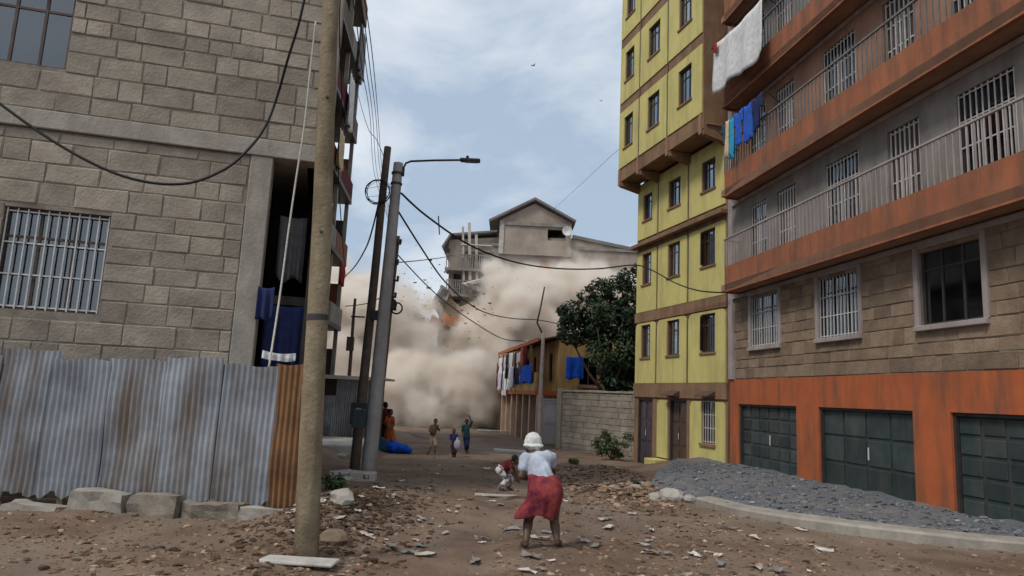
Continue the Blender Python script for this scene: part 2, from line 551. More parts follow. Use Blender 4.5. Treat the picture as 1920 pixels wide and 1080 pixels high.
def stone_tone():
    k = rng.random()
    if k < 0.55:
        b = rng.uniform(0.28, 0.65)
        return (b, b * 0.86, b * 0.76)
    if k < 0.86:
        b = rng.uniform(0.6, 1.0)
        return (b, b * 0.93, b * 0.86)
    if k < 0.95:
        b = rng.uniform(1.1, 1.6)
        return (b, b * 1.0, b * 1.0)
    return (0.85, 0.60, 0.5)


def rubble_density(x, y):
    d = 0.16
    d += 0.95 * math.exp(-((x + 1.75) / 0.75) ** 2 - ((y - 9.0) / 2.4) ** 2)
    d += 0.8 * math.exp(-((x - 2.6) / 1.6) ** 2 - ((y - 9.3) / 2.4) ** 2)
    d += 0.9 * math.exp(-((x - 2.4) / 0.9) ** 2 - ((y - 13.2) / 0.9) ** 2)
    d += 0.55 * smoothstep(7.6, 6.2, y) * smoothstep(-0.6, 0.5, x)
    d += 0.35 * math.exp(-((x + 2.5) / 1.0) ** 2 - ((y - 6.6) / 0.8) ** 2)
    d += 0.4 * smoothstep(-2.2, -3.2, x) * math.exp(-((y - 8.2) / 1.3) ** 2)
    d += 0.35 * math.exp(-((x - 2.6) / 1.3) ** 2 - ((y - 18) / 2) ** 2)
    path = math.exp(-((x + 0.55 - 0.02 * (y - 7)) / 0.42) ** 2)
    d *= 1 - 0.8 * path * smoothstep(14, 8, y)
    d *= 0.45 + 1.1 * max(0, 0.5 + noise.noise(Vector((x * 0.9, y * 0.9, 3))))
    return d


items = []
tries = 0
while len(items) < 22000 and tries < 420000:
    tries += 1
    y = 5.0 + 21 * rng.random() ** 1.8
    x = rng.uniform(-0.62 * y - 1.0, 0.75 * y)
    if x > 9 or x < -8 or (x > 3.3 and y > 11.3) or (y > 9.3 and x < -3.0):
        continue
    if rng.random() > rubble_density(x, y):
        continue
    s = 0.007 + 0.045 * rng.random() ** 4.2
    items.append((x, y, ground_z(x, y) + s * rng.uniform(-0.25, 0.12), s, stone_tone()))
for _ in range(4600):                  # dark clods of dug earth on the left bank and the right dirt bank
    if rng.random() < 0.62:
        x, y = rng.gauss(-2.0, 0.5), rng.gauss(9.6, 1.7)
    else:
        x, y = rng.gauss(2.4, 0.9), rng.gauss(16.5, 2.0)
    if y < 6.2 or (y > 9.0 and x < -2.75) or x > 3.6 + 0.0 * y:
        continue
    s = 0.012 + 0.05 * rng.random() ** 3
    b = rng.uniform(0.16, 0.36)
    items.append((x, y, ground_z(x, y) - s * 0.05, s, (b * 1.05, b * 0.86, b * 0.74)))
for _ in range(1500):                  # broken masonry in the low bank before the gravel heap
    x, y = rng.gauss(2.35, 0.55), rng.gauss(13.2, 0.8)
    if x > 3.1 or y < 11 or y > 15.5:
        continue
    s = 0.014 + 0.075 * rng.random() ** 3.4
    b = rng.uniform(0.45, 1.15) if rng.random() < 0.8 else rng.uniform(1.2, 1.6)
    items.append((x, y, ground_z(x, y) + s * 0.2 + 0.1 * rng.random() * math.exp(-((x - 2.4) / .5) ** 2 - ((y - 13.2) / .7) ** 2), s, (b, b * 0.92, b * 0.85)))
tag(stone_cloud('rubble', items, 'rubble'), 'scattered stones and broken masonry over the earth street', 'rubble', kind='stuff')

# soft litter: crumpled pale scraps
lit = MB()
tones = []
for _ in range(420):
    y = 5.4 + 15 * rng.random() ** 1.6
    x = rng.uniform(-0.3 * y, 0.45 * y)
    if rng.random() > 0.25 + rubble_density(x, y) or (x > 3.2 and y > 11) or (y > 9 and x < -2.9):
        continue
    s = rng.uniform(0.02, 0.085)
    z = ground_z(x, y) + 0.012
    a = rng.uniform(0, 6.28)
    o = len(lit.v)
    gridv = []
    for j in range(3):
        for i in range(4):
            u, v = (i - 1.5) / 1.5 * s * 1.3, (j - 1) * s * 0.55
            u += rng.uniform(-0.25, 0.25) * s
            v += rng.uniform(-0.25, 0.25) * s
            gridv.append((x + u * math.cos(a) - v * math.sin(a), y + u * math.sin(a) + v * math.cos(a), z + rng.uniform(0, 0.5) * s))
    lit.add(gridv, [(j * 4 + i, j * 4 + i + 1, (j + 1) * 4 + i + 1, (j + 1) * 4 + i) for j in range(2) for i in range(3)])
    b = rng.choice([0.35, 0.5, 0.7, 0.95])
    tones += [(b, b * rng.uniform(0.9, 1), b * rng.uniform(0.85, 1), 1)] * 12
o = obj('litter', lit, 'litter')
ca = o.data.color_attributes.new('tone', 'FLOAT_COLOR', 'POINT')
ca.data.foreach_set('color', np.array(tones).ravel())
sm = o.modifiers.new('solid', 'SOLIDIFY')
sm.thickness = 0.003
tag(o, 'small pale scraps of litter trodden into the earth street', 'litter', kind='stuff')


# gravel apron on the right with a concrete edge
def apron_z(x, y):
    b = float(np.interp(y, [10, 12, 15, 20, 24], [0.13, 0.14, 0.15, 0.10, 0.0]))
    b += 0.12 * math.exp(-((x - 5.2) / 1.1) ** 2 - ((y - 15.5) / 2.2) ** 2)
    p = Vector((x, y, 5))
    return b + 0.09 * noise.noise(p * 0.9) + 0.05 * noise.noise(p * 2.6) + 0.02 * noise.noise(p * 7)


EDGE = [(3.1, 14.6), (3.16, 13.2), (3.28, 12.1), (3.6, 11.2), (4.1, 10.55), (5.0, 9.95), (6.2, 9.4), (7.6, 9.0), (9.2, 8.7)]


def edge_y(x):
    return float(np.interp(x, [e[0] for e in EDGE], [e[1] for e in EDGE]))


ap = MB()
NU, NV = 60, 60
vs = []
for i in range(NU + 1):
    x = 3.1 + (9.2 - 3.1) * i / NU
    y0 = edge_y(x) + 0.1
    xfac = 6.4 + 0.14 * 0
    y1 = 21.5 if x < 6.2 else 21.0
    y1 = min(y1, 21.5) if x > 5.2 else 15.2 + (21.5 - 15.2) * max(0, (x - 3.1) / (5.2 - 3.1))
    for j in range(NV + 1):
        y = y0 + (y1 - y0) * j / NV
        z = apron_z(x, y)
        if i == 0 or j == NV:
            z -= 0.3
        elif i < 5:
            z -= 0.2 * (1 - i / 5.0)
        vs.append((x, y, z))
ap.add(vs, [(i * (NV + 1) + j, (i + 1) * (NV + 1) + j, (i + 1) * (NV + 1) + j + 1, i * (NV + 1) + j + 1) for i in range(NU) for j in range(NV)])
tag(obj('gravel_apron', ap, 'gravel', smooth=True), 'blue-grey heap of crushed stone before the orange building', kind='structure')
items = []
for _ in range(5200):
    x = rng.uniform(3.25, 8.8)
    y0 = edge_y(x) + 0.12
    y = y0 + (20.5 - y0) * rng.random() ** 1.6
    if x < 5.2 and y > 14.8 + (x - 3.1) * 2.9:
        continue
    if x > 6.3 + 0.14 * (20.2 - y) - 0.05:
        continue
    s = 0.012 + 0.045 * rng.random() ** 4
    b = rng.choice([0.6, 0.75, 0.9, 1.0, 1.2])
    if rng.random() < 0.02:
        b = 2.0
    items.append((x, y, apron_z(x, y) + s * 0.2 - (0.2 * (1 - (x - 3.1) / 0.51) if x < 3.61 else 0), s, (b, b * rng.uniform(0.96, 1.0), b * rng.uniform(0.95, 1.05))))
tag(stone_cloud('gravel', items, 'gravel_piece'), 'loose blue-grey crushed stone lying on the gravel heap', 'gravel', kind='stuff')

ed = MB()
pts = [(x, y) for x, y in EDGE[2:]]
vs = []
for i, (x, y) in enumerate(pts):
    a, b = pts[max(i - 1, 0)], pts[min(i + 1, len(pts) - 1)]
    d = Vector((b[0] - a[0], b[1] - a[1])).normalized()
    nrm = Vector((-d.y, d.x))
    zt = 0.155 + 0.012 * noise.noise(Vector((x * 2, y * 2, 0)))
    for off, z in ((0.0, -0.25), (-0.02, zt - 0.03), (0.02, zt), (0.30, zt + 0.015), (0.33, -0.2)):
        q = Vector((x, y)) + nrm * off
        vs.append((q.x, q.y, z + 0.008 * noise.noise(Vector((q.x * 9, q.y * 9, z)))))
k = 5
fs = [(i * k + j, i * k + j + 1, (i + 1) * k + j + 1, (i + 1) * k + j) for i in range(len(pts) - 1) for j in range(k - 1)]
fs += [tuple(range(k))[::-1], tuple((len(pts) - 1) * k + j for j in range(k))]
ed.add(vs, [f[::-1] for f in fs])
tag(obj('concrete_edging', ed, 'concrete'), 'curved cracked concrete edging holding back the gravel heap', 'kerb')

# larger loose pieces
ROCKS = [(1262, 928, 12.7, 0.20, 'pale boulder half sunk where the gravel heap meets the rubble', 'pale_concrete'),
         (1232, 935, 12.5, 0.15, 'squat brown rock beside the pale boulder at the heap', 'concrete'),
         (1190, 925, 13.2, 0.14, 'flat-topped rock left of the boulders on the rubble ridge', 'concrete'),
         (1150, 928, 13.2, 0.11, 'small rock at the left end of the rubble ridge', 'concrete'),
         (1215, 912, 14.0, 0.13, 'dark rock at the back of the rubble ridge', 'brown_stone'),
         (1295, 935, 12.4, 0.12, 'grey rock lying at the tip of the concrete edging', 'pole_concrete'),
         (625, 1005, 7.6, 0.13, 'dark clod of earth right of the foreground pole foot', 'brown_stone'),
         (640, 945, 9.2, 0.16, 'broken block on the rubble bank behind the foreground pole', 'concrete')]
for px, py, Y, s, lab, m in ROCKS:
    p = at(px, py, Y)
    bm = bmesh.new()
    bmesh.ops.create_icosphere(bm, subdivisions=2, radius=1)
    for v in bm.verts:
        q = v.co.copy()
        v.co = Vector((q.x * 1.25, q.y, q.z * 0.72)) * s * (1 + 0.35 * noise.noise(q * 1.4 + p) + 0.12 * noise.noise(q * 4 + p))
    me = bpy.data.meshes.new('rock')
    bm.to_mesh(me)
    bm.free()
    o = link('rock', me, m)
    o.location = (p.x, p.y, ground_z(p.x, p.y) + s * 0.3)
    o.rotation_euler = (0, 0, rng.uniform(0, 6))
    tag(o, lab, 'rock', 'larger rocks among the rubble')


def slab(name, label, cat, px, py, Y, lx, ly, lz, rz, m, tilt=(0, 0), lift=0.0):
    p = at(px, py, Y)
    mb = MB().box(-lx / 2, lx / 2, -ly / 2, ly / 2, 0, lz, jit=min(lz, 0.05) * 0.3)
    o = bevel(obj(name, mb, m), 0.012)
    o.location = (p.x, p.y, ground_z(p.x, p.y) + lift)
    o.rotation_euler = (tilt[0], tilt[1], rz)
    return tag(o, label, cat)


slab('concrete_plank', 'long pale concrete plank lying behind the person in the white headwrap', 'plank', 985, 840, 21.5, 1.9, 0.4, 0.1, 0.05, 'pale_concrete', lift=0.28, tilt=(0.02, 0.03))
slab('brick_support', 'low stack of stone propping up the pale plank in the street', 'stone block', 1010, 848, 21.5, 0.5, 0.35, 0.3, 0.2, 'concrete', lift=-0.02)
slab('board', 'white board lying flat on the street behind the crouching child', 'board', 930, 927, 12.6, 0.75, 0.16, 0.03, 0.04, 'pale_concrete', lift=0.02)
slab('flattened_sack', 'pale flattened sack in the bottom left corner by the pole', 'sack', 560, 1070, 6.75, 0.7, 0.22, 0.035, -0.1, 'pale_concrete', lift=0.02)
slab('timber_offcut', 'long thin pale timber lying before the laundry house', 'timber', 930, 806, 41, 2.2, 0.2, 0.12, 0.1, 'pale_concrete', lift=0.04)
# branch lying on the rubble ridge
br = MB()
br.tube([at(1055, 945, 12.8) + Vector((0, 0, .06)), at(1110, 925, 13.2) + Vector((0, 0, .1)), at(1170, 912, 13.6) + Vector((0, 0, .1))], 0.02, 6, 0.012)
br.tube([at(1110, 925, 13.2) + Vector((0, 0, .1)), at(1140, 905, 13.4) + Vector((0, 0, .1))], 0.012, 6, 0.006)
tag(obj('fallen_branch', br, 'bark'), 'thin dark branch lying on the rubble beside the red skirt', 'branch')


# ------------------------------------------------------------------ windows, shared by the buildings
def window(parent, x0, x1, z0, z1, y, frame='dark_steel', cols=3, transom=True, curtain=None, open_pane=None, bars=False, glass='glass', fw=0.05):
    fr = MB()
    fr.box(x0, x0 + fw, y, y + 0.06, z0, z1)
    fr.box(x1 - fw, x1, y, y + 0.06, z0, z1)
    fr.box(x0 + fw, x1 - fw, y + 0.002, y + 0.058, z0, z0 + fw)
    fr.box(x0 + fw, x1 - fw, y + 0.002, y + 0.058, z1 - fw, z1)
    zt = z0 + (z1 - z0) * 0.72
    for i in range(1, cols):
        xm = x0 + (x1 - x0) * i / cols
        fr.box(xm - 0.02, xm + 0.02, y + 0.006, y + 0.054, z0 + fw, z1 - fw)
    if transom:
        fr.box(x0 + fw, x1 - fw, y + 0.010, y + 0.050, zt - 0.018, zt + 0.018)
    w = obj('window', fr, frame, parent)
    for i in range(cols):
        a = x0 + (x1 - x0) * i / cols + (fw if i == 0 else 0.02)
        b = x0 + (x1 - x0) * (i + 1) / cols - (fw if i == cols - 1 else 0.02)
        pn = MB()
        if open_pane == i:
            pn.box(0, b - a, -0.005, 0.005, z0 + fw, z1 - fw)
            o = obj('pane', pn, glass, w)
            o.location = (a, y - 0.01, 0)
            o.rotation_euler = (0, 0, -1.25)
            c = MB()
            c.box(0, 0.03, -0.012, 0.012, z0 + fw, z1 - fw)
            c.box(b - a - 0.03, b - a, -0.012, 0.012, z0 + fw, z1 - fw)
            c.box(0.03, b - a - 0.03, -0.012, 0.012, z1 - fw - 0.03, z1 - fw)
            c.box(0.03, b - a - 0.03, -0.012, 0.012, z0 + fw, z0 + fw + 0.03)
            o2 = obj('pane_frame', c, frame, w)
            o2.location, o2.rotation_euler = o.location, o.rotation_euler
        else:
            pn.box(a, b, y + 0.027, y + 0.033, z0 + fw, z1 - fw)
            obj('pane', pn, glass, w)
    if curtain:
        cm, ca_, cb_ = curtain
        n = 22
        xa, xb = x0 + (x1 - x0) * ca_, x0 + (x1 - x0) * cb_
        vs = []
        for i in range(n + 1):
            xx = xa + (xb - xa) * i / n
            yy = y + 0.14 + 0.025 * math.sin(i * 1.7 + x0 * 3)
            vs += [(xx, yy, z0 + 0.02), (xx, yy, z1 - 0.02)]
        c = MB().add(vs, [(2 * i, 2 * i + 2, 2 * i + 3, 2 * i + 1) for i in range(n)])
        obj('curtain', c, cm, w, smooth=True)
    if bars:
        g = MB()
        n = max(3, int((x1 - x0) / 0.13))
        for i in range(n + 1):
            xx = x0 + 0.03 + (x1 - x0 - 0.06) * i / n
            g.box(xx - 0.009, xx + 0.009, y - 0.05, y - 0.032, z0 + 0.01, z1 - 0.01)
        for k in range(4):
            zz = z0 + 0.05 + (z1 - z0 - 0.1) * k / 3
            g.box(x0 + 0.01, x1 - 0.01, y - 0.031, y - 0.018, zz - 0.011, zz + 0.011)
        obj('grille', g, 'white_steel', w)
    return w


# ------------------------------------------------------------------ yellow building
YT = -1.291
yel = thing('apartment_building', 'tall yellow-green apartment block with brown bands and jutting upper floors', 'building', (4.732, 26.0, 0), YT)
XL, XR = 0.0, 5.97
BAYS = [(0.0, 1.66), (1.66, 3.76), (3.76, 5.97)]
WX = [(0.50, 1.20), (2.42, 3.24), (4.58, 5.36)]
rows_low = [(3.30, 4.47), (6.0, 7.14), (8.45, 9.42)]
holes = [(a, b, z0, z1) for z0, z1 in rows_low for a, b in WX]
DOORS = [(0.30, 1.42, -0.52, 1.83), (2.62, 3.70, -0.5, 1.84)]
holes0 = holes + DOORS + [(4.62, 5.36, 0.56, 1.86)]
obj('wall', MB().wall(XL, XR, -0.9, 9.96, 0, 0.22, holes0), 'brown_paint', yel)
obj('wall', MB().box(XL, XL + 0.2, 0.22, 9.0, -0.9, 19.2), 'brown_paint', yel)
obj('wall', MB().box(XR - 0.2, XR, 0.22, 9.0, -0.9, 19.2), 'brown_paint', yel)
obj('interior', MB().box(XL + 0.2, XR - 0.2, 0.75, 8.9, -0.9, 19.0), 'dark_interior', yel)
obj('roof_slab', MB().box(-0.15, 6.12, -0.95, 9.1, 19.2, 19.45), 'concrete', yel)
# yellow panels, each proud of the brown wall
for fi, (z0, z1, rad) in enumerate([(2.37, 4.56, 0.22), (4.98, 7.26, 0.10), (7.76, 9.90, 0.04)]):
    for bi, (a, b) in enumerate(BAYS):
        wz0, wz1 = rows_low[fi]
        wa, wb = WX[bi]
        pn = MB().prism(rounded_top(a + 0.06, b - 0.06, z0, z1, rad), -0.035, 0.01, [rect(wa - 0.01, wb + 0.01, wz0 - 0.01, wz1 + 0.01)])
        obj('wall_panel', pn, 'yellow_paint', yel)
obj('wall_panel', MB().prism(rounded_top(1.80, 2.52, -0.12, 1.80, 0.2), -0.035, 0.01), 'yellow_paint', yel)
obj('wall_panel', MB().prism(rounded_top(3.95, 5.88, -0.14, 1.80, 0.2), -0.035, 0.01, [rect(4.61, 5.37, 0.55, 1.87 - 0.08)]), 'yellow_paint', yel)
# dark olive joints between the bays
for x in (1.66, 3.76):
    for z0, z1 in ((2.37, 4.5), (4.98, 7.2), (7.76, 9.9)):
        obj('pilaster', MB().box(x - 0.03, x + 0.03, -0.02, 0.01, z0, z1), 'brown_steel', yel)
bevel(obj('ledge', MB().box(-0.12, XR + 0.04, -0.26, -0.002, 7.42, 7.56), 'brown_paint', yel), 0.015)
obj('band', MB().box(-0.02, XR + 0.01, -0.05, -0.002, 1.88, 2.36), 'brown_paint', yel)
obj('band', MB().box(-0.02, XR + 0.01, -0.05, -0.002, 4.60, 4.96), 'brown_paint', yel)
CURT = [('curtain', 0.5, 1.0), ('curtain_mauve', 0.55, 1.0), ('curtain', 0.3, 0.75), ('curtain_blue', 0.4, 0.9), ('curtain', 0.6, 1.0), ('curtain', 0.0, 1.0)]
ci = 0
for fi, (z0, z1) in enumerate(rows_low):
    for bi, (a, b) in enumerate(WX):
        window(yel, a, b, z0, z1, 0.06, 'brown_steel' if fi < 2 else 'dark_steel', 3, True, CURT[(ci * 5 + 2) % 6],
               open_pane=(0 if (fi, bi) in ((1, 2), (0, 2)) else None))
        obj('sill', MB().box(a - 0.05, b + 0.05, -0.075, -0.036, z0 - 0.07, z0 - 0.011), 'brown_paint', yel)
        ci += 1
window(yel, 4.62, 5.36, 0.56, 1.86, 0.06, 'brown_steel', 3, True, ('curtain', 0.3, 0.9), bars=True)
obj('sill', MB().box(4.57, 5.41, -0.09, -0.036, 0.47, 0.549), 'brown_paint', yel)
# overhanging upper floors
OY = -0.83
rows_up = [(11.25, 12.45), (13.95, 15.12), (16.6, 17.7)]
holesu = [(a - 0.08, b - 0.05, z0, z1) for z0, z1 in rows_up for a, b in WX]
obj('wall', MB().wall(-0.06, XR, 10.0, 19.19, OY, OY + 0.2, holesu), 'brown_paint', yel)
obj('wall', MB().box(-0.06, 0.14, OY + 0.2, -0.003, 10.0, 19.19), 'brown_paint', yel)
obj('wall', MB().box(XR - 0.2, XR, OY + 0.2, -0.003, 10.0, 19.19), 'brown_paint', yel)
obj('soffit', MB().box(0.14, XR - 0.2, OY + 0.2, -0.003, 10.02, 10.14), 'brown_paint', yel)
obj('interior', MB().box(0.14, XR - 0.2, -0.25, -0.05, 10.15, 19.0), 'dark_interior', yel)
for x in (0.02, 1.58, 3.72, 5.80):
    bb = MB()
    bb.prism([(OY + 0.02, 9.97), (OY + 0.02, 9.80), (-0.01, 9.62), (-0.01, 9.97)], -0.11, 0.11)
    o = obj('cantilever_beam', bb, 'brown_paint', yel)
    o.location = (x + 0.08, 0, 0.02)
    o.rotation_euler = (0, 0, PI / 2)
    obj('corner_stub', MB().box(x - 0.06, x + 0.1, OY - 0.035, OY - 0.002, 9.86, 10.5), 'salmon_plaster', yel)
for fi, (z0, z1) in enumerate([(10.52, 12.78), (13.16, 15.45), (15.85, 18.1)]):
    for bi, (a, b) in enumerate(BAYS):
        wa, wb = WX[bi][0] - 0.08, WX[bi][1] - 0.05
        wz0, wz1 = rows_up[fi]
        pn = MB().prism(rounded_top(a + (0.0 if bi == 0 else 0.05), b - 0.05, z0, z1, 0.05), OY - 0.035, OY + 0.01, [rect(wa - 0.01, wb + 0.01, wz0 - 0.01, wz1 + 0.01)])
        obj('wall_panel', pn, 'yellow_paint', yel)
        window(yel, wa, wb, wz0, wz1, OY + 0.05, 'dark_steel', 3, True, CURT[(fi * 2 + bi * 5) % 6])
        obj('sill', MB().box(wa - 0.05, wb + 0.05, OY - 0.075, OY - 0.036, wz0 - 0.07, wz0 - 0.011), 'brown_paint', yel)
for x in (1.66, 3.76):
    obj('pilaster', MB().box(x - 0.03, x + 0.03, OY - 0.022, OY + 0.01, 10.5, 18.1), 'brown_steel', yel)
obj('drain_pipe', MB().tube([(XR + 0.03, -0.75, 10.15), (XR + 0.03, -0.1, 10.15), (XR + 0.03, -0.06, 10.02)], 0.03, 8), 'salmon_plaster', yel)
# doors, awnings, stoop
for (a, b, z0, z1), m in zip(DOORS, ('purple_door', 'brown_steel')):
    d = obj('door', MB().box(a + 0.005, b - 0.005, 0.10, 0.15, z0, z1 - 0.005), m, yel)
    for i in range(2):
        for k in range(3):
            u0 = a + 0.09 + i * (b - a - 0.1) / 2
            w_ = (b - a - 0.1) / 2 - 0.1
            v0 = z0 + 0.12 + k * (z1 - z0 - 0.1) / 3
            obj('door_panel', MB().box(u0, u0 + w_, 0.082, 0.0985, v0, v0 + (z1 - z0 - 0.1) / 3 - 0.12), m, d)
    obj('handle', MB().tube([((a + b) / 2 - 0.05, 0.06, z0 + 1.05), ((a + b) / 2 - 0.05, 0.06, z0 + 1.25)], 0.014, 6), 'white_steel', d)
    obj('door_frame', MB().wall(a, b, z0, z1, 0.02, 0.095, [(a + 0.05, b - 0.05, z0 - 1, z1 - 0.05)]), 'dark_steel', d)
for a, b in ((2.55, 3.35), (4.7, 5.4)):
    aw = MB().prism([(0, 0), (0, 0.16), (-0.26, 0.02), (-0.26, -0.01)], a, b)
    o = obj('awning', aw, 'brown_steel', yel)
    o.matrix_local = Matrix(((0, 1, 0, 0), (1, 0, 0, -0.055), (0, 0, 1, 1.95), (0, 0, 0, 1)))
bevel(obj('stoop_wall', MB().box(1.85, 2.6, -0.52, -0.04, -0.9, -0.16), 'yellow_paint', yel), 0.02)
bevel(obj('step', MB().box(2.62, 4.2, -0.62, -0.04, -0.9, -0.42), 'concrete', yel), 0.02)
bevel(obj('plinth', MB().box(3.95, 5.95, -0.16, -0.04, -0.9, -0.17), 'concrete', yel), 0.02)
bevel(obj('step', MB().box(0.1, 1.7, -0.55, -0.04, -0.9, -0.53), 'concrete', yel), 0.02)


# ------------------------------------------------------------------ laid stone walls
def block_mesh(name, m, l, h, d):
    bm = bmesh.new()
    bmesh.ops.create_cube(bm, size=1)
    for v in bm.verts:
        v.co = Vector((v.co.x * l, v.co.y * d, v.co.z * h))
    bmesh.ops.bevel(bm, geom=bm.edges[:], offset=0.012, segments=1, affect='EDGES')
    for v in bm.verts:
        v.co += Vector((rng.uniform(-1, 1), rng.uniform(-1, 1), rng.uniform(-1, 1))) * 0.008
    me = bpy.data.meshes.new(name)
    bm.to_mesh(me)
    bm.free()
    me.materials.append(MATS[m])
    return me


def lay_blocks(parent, m, x0, x1, z0, z1, yf, bl, bh, holes=(), name='stone_block', depth=0.12):
    """single stones proud of the mortar bed behind them; yf = front face"""
    gap = 0.014
    var = [block_mesh(name, m, bl - gap, bh - gap, depth) for _ in range(4)]
    z, row = z0, 0
    while z < z1 - 0.05:
        rh = bh * rng.uniform(0.78, 1.2)
        h = min(rh, z1 - z)
        x = x0 - (bl * 0.5 if row % 2 else 0) + rng.uniform(-0.1, 0.1)
        while x < x1 - 0.02:
            ln = bl * rng.choice([0.62, 0.85, 1.0, 1.1, 1.3])
            a, b = max(x, x0), min(x + ln, x1)
            x += ln
            segs = [(a, b)]
            for hx0, hx1, hz0, hz1 in holes:
                if z + h * 0.5 > hz0 and z + h * 0.5 < hz1:
                    ns = []
                    for p, q in segs:
                        if q <= hx0 or p >= hx1:
                            ns.append((p, q))
                        else:
                            if p < hx0:
                                ns.append((p, hx0))
                            if q > hx1:
                                ns.append((hx1, q))
                    segs = ns
            for p, q in segs:
                if q - p < 0.07:
                    continue
                o = bpy.data.objects.new(name, rng.choice(var))
                COL.objects.link(o)
                o.parent = parent
                o.location = ((p + q) / 2, yf + depth / 2 + rng.uniform(-0.006, 0.008), z + h / 2)
                o.scale = ((q - p - gap) / (bl - gap), 1, (h - gap) / (bh - gap))
        z += rh
        row += 1


# ------------------------------------------------------------------ orange building on the right
OT = -1.431
ora = thing('balcony_building', 'orange and brown stone building with balconies beside the yellow block', 'building', (6.42, 20.2, 0), OT)
OL = 13.0
gd = [(0.52, 3.5, -0.4, 1.77), (4.4, 7.4, -0.4, 1.77), (8.3, 11.3, -0.4, 1.77)]
obj('wall', MB().wall(0.02, OL, -0.5, 2.45, 0, 0.25, gd), 'orange_paint', ora)
for gi, (a, b, z0, z1) in enumerate(gd):
    d = obj('garage_door', MB().box(a + 0.004, b - 0.004, 0.14, 0.2, z0, z1 - 0.004), 'garage_paint', ora)
    n, rws = (6, 5) if gi != 1 else (4, 3)
    hz_ = (0.335, 0.27) if gi != 1 else (0.56, 0.5)
    for i in range(n):
        for k in range(rws):
            u0 = a + 0.06 + i * (b - a - 0.06) / n
            v0 = 0.08 + k * hz_[0]
            bevel(obj('door_panel', MB().box(u0, u0 + (b - a - 0.06) / n - 0.07, 0.118, 0.139, v0, v0 + hz_[1]), 'garage_paint', d), 0.008)
    obj('handle', MB().tube([((a + b) / 2 + 0.1, 0.08, 0.75), ((a + b) / 2 + 0.1, 0.08, 1.0)], 0.016, 6), 'white_steel', d)
    obj('door_frame', MB().wall(a, b, z0, z1, 0.05, 0.115, [(a + 0.06, b - 0.06, z0 - 1, z1 - 0.06)]), 'dark_steel', d)
wins1 = [(1.30, 2.75, 3.30, 4.72), (4.5, 5.95, 3.30, 4.72), (7.7, 9.15, 3.30, 4.72), (10.8, 12.2, 3.3, 4.72)]
bedw = obj('wall', MB().wall(0.02, OL, 2.452, 5.0, 0.018, 0.25, wins1), 'mortar', ora)
tag(bedw, 'coursed brown stone wall')
lay_blocks(bedw, 'brown_stone', 0.30, 11.0, 2.46, 4.93, 0.0, 0.52, 0.275, wins1, depth=0.1)
for wi, (a, b, z0, z1) in enumerate(wins1):
    window(ora, a, b, z0, z1, 0.07, 'dark_steel', 3, True, [('curtain_mauve', 0.0, 0.35), ('curtain', 0.3, 1.0), ('curtain_blue', 0.0, 0.6), None][wi], bars=(wi != 2), glass='glass_dark')
    bevel(obj('sill', MB().box(a - 0.1, b + 0.1, -0.09, 0.03, z0 - 0.1, z0 - 0.002), 'mauve_plaster', ora), 0.01)
    obj('window_surround', MB().wall(a - 0.11, b + 0.11, z0 - 0.001, z1 + 0.13, -0.03, 0.03, [(a, b, z0 - 1, z1)]), 'mauve_plaster', ora)
obj('corner_strip', MB().box(0.0, 0.27, -0.05, 0.03, 2.46, 19.0), 'mauve_plaster', ora)
obj('interior', MB().box(0.2, OL, 1.3, 8.0, -0.5, 18.9), 'dark_interior', ora)
obj('wall', MB().box(0.02, 0.2, 0.26, 8.2, -0.5, 19.0), 'salmon_plaster', ora)
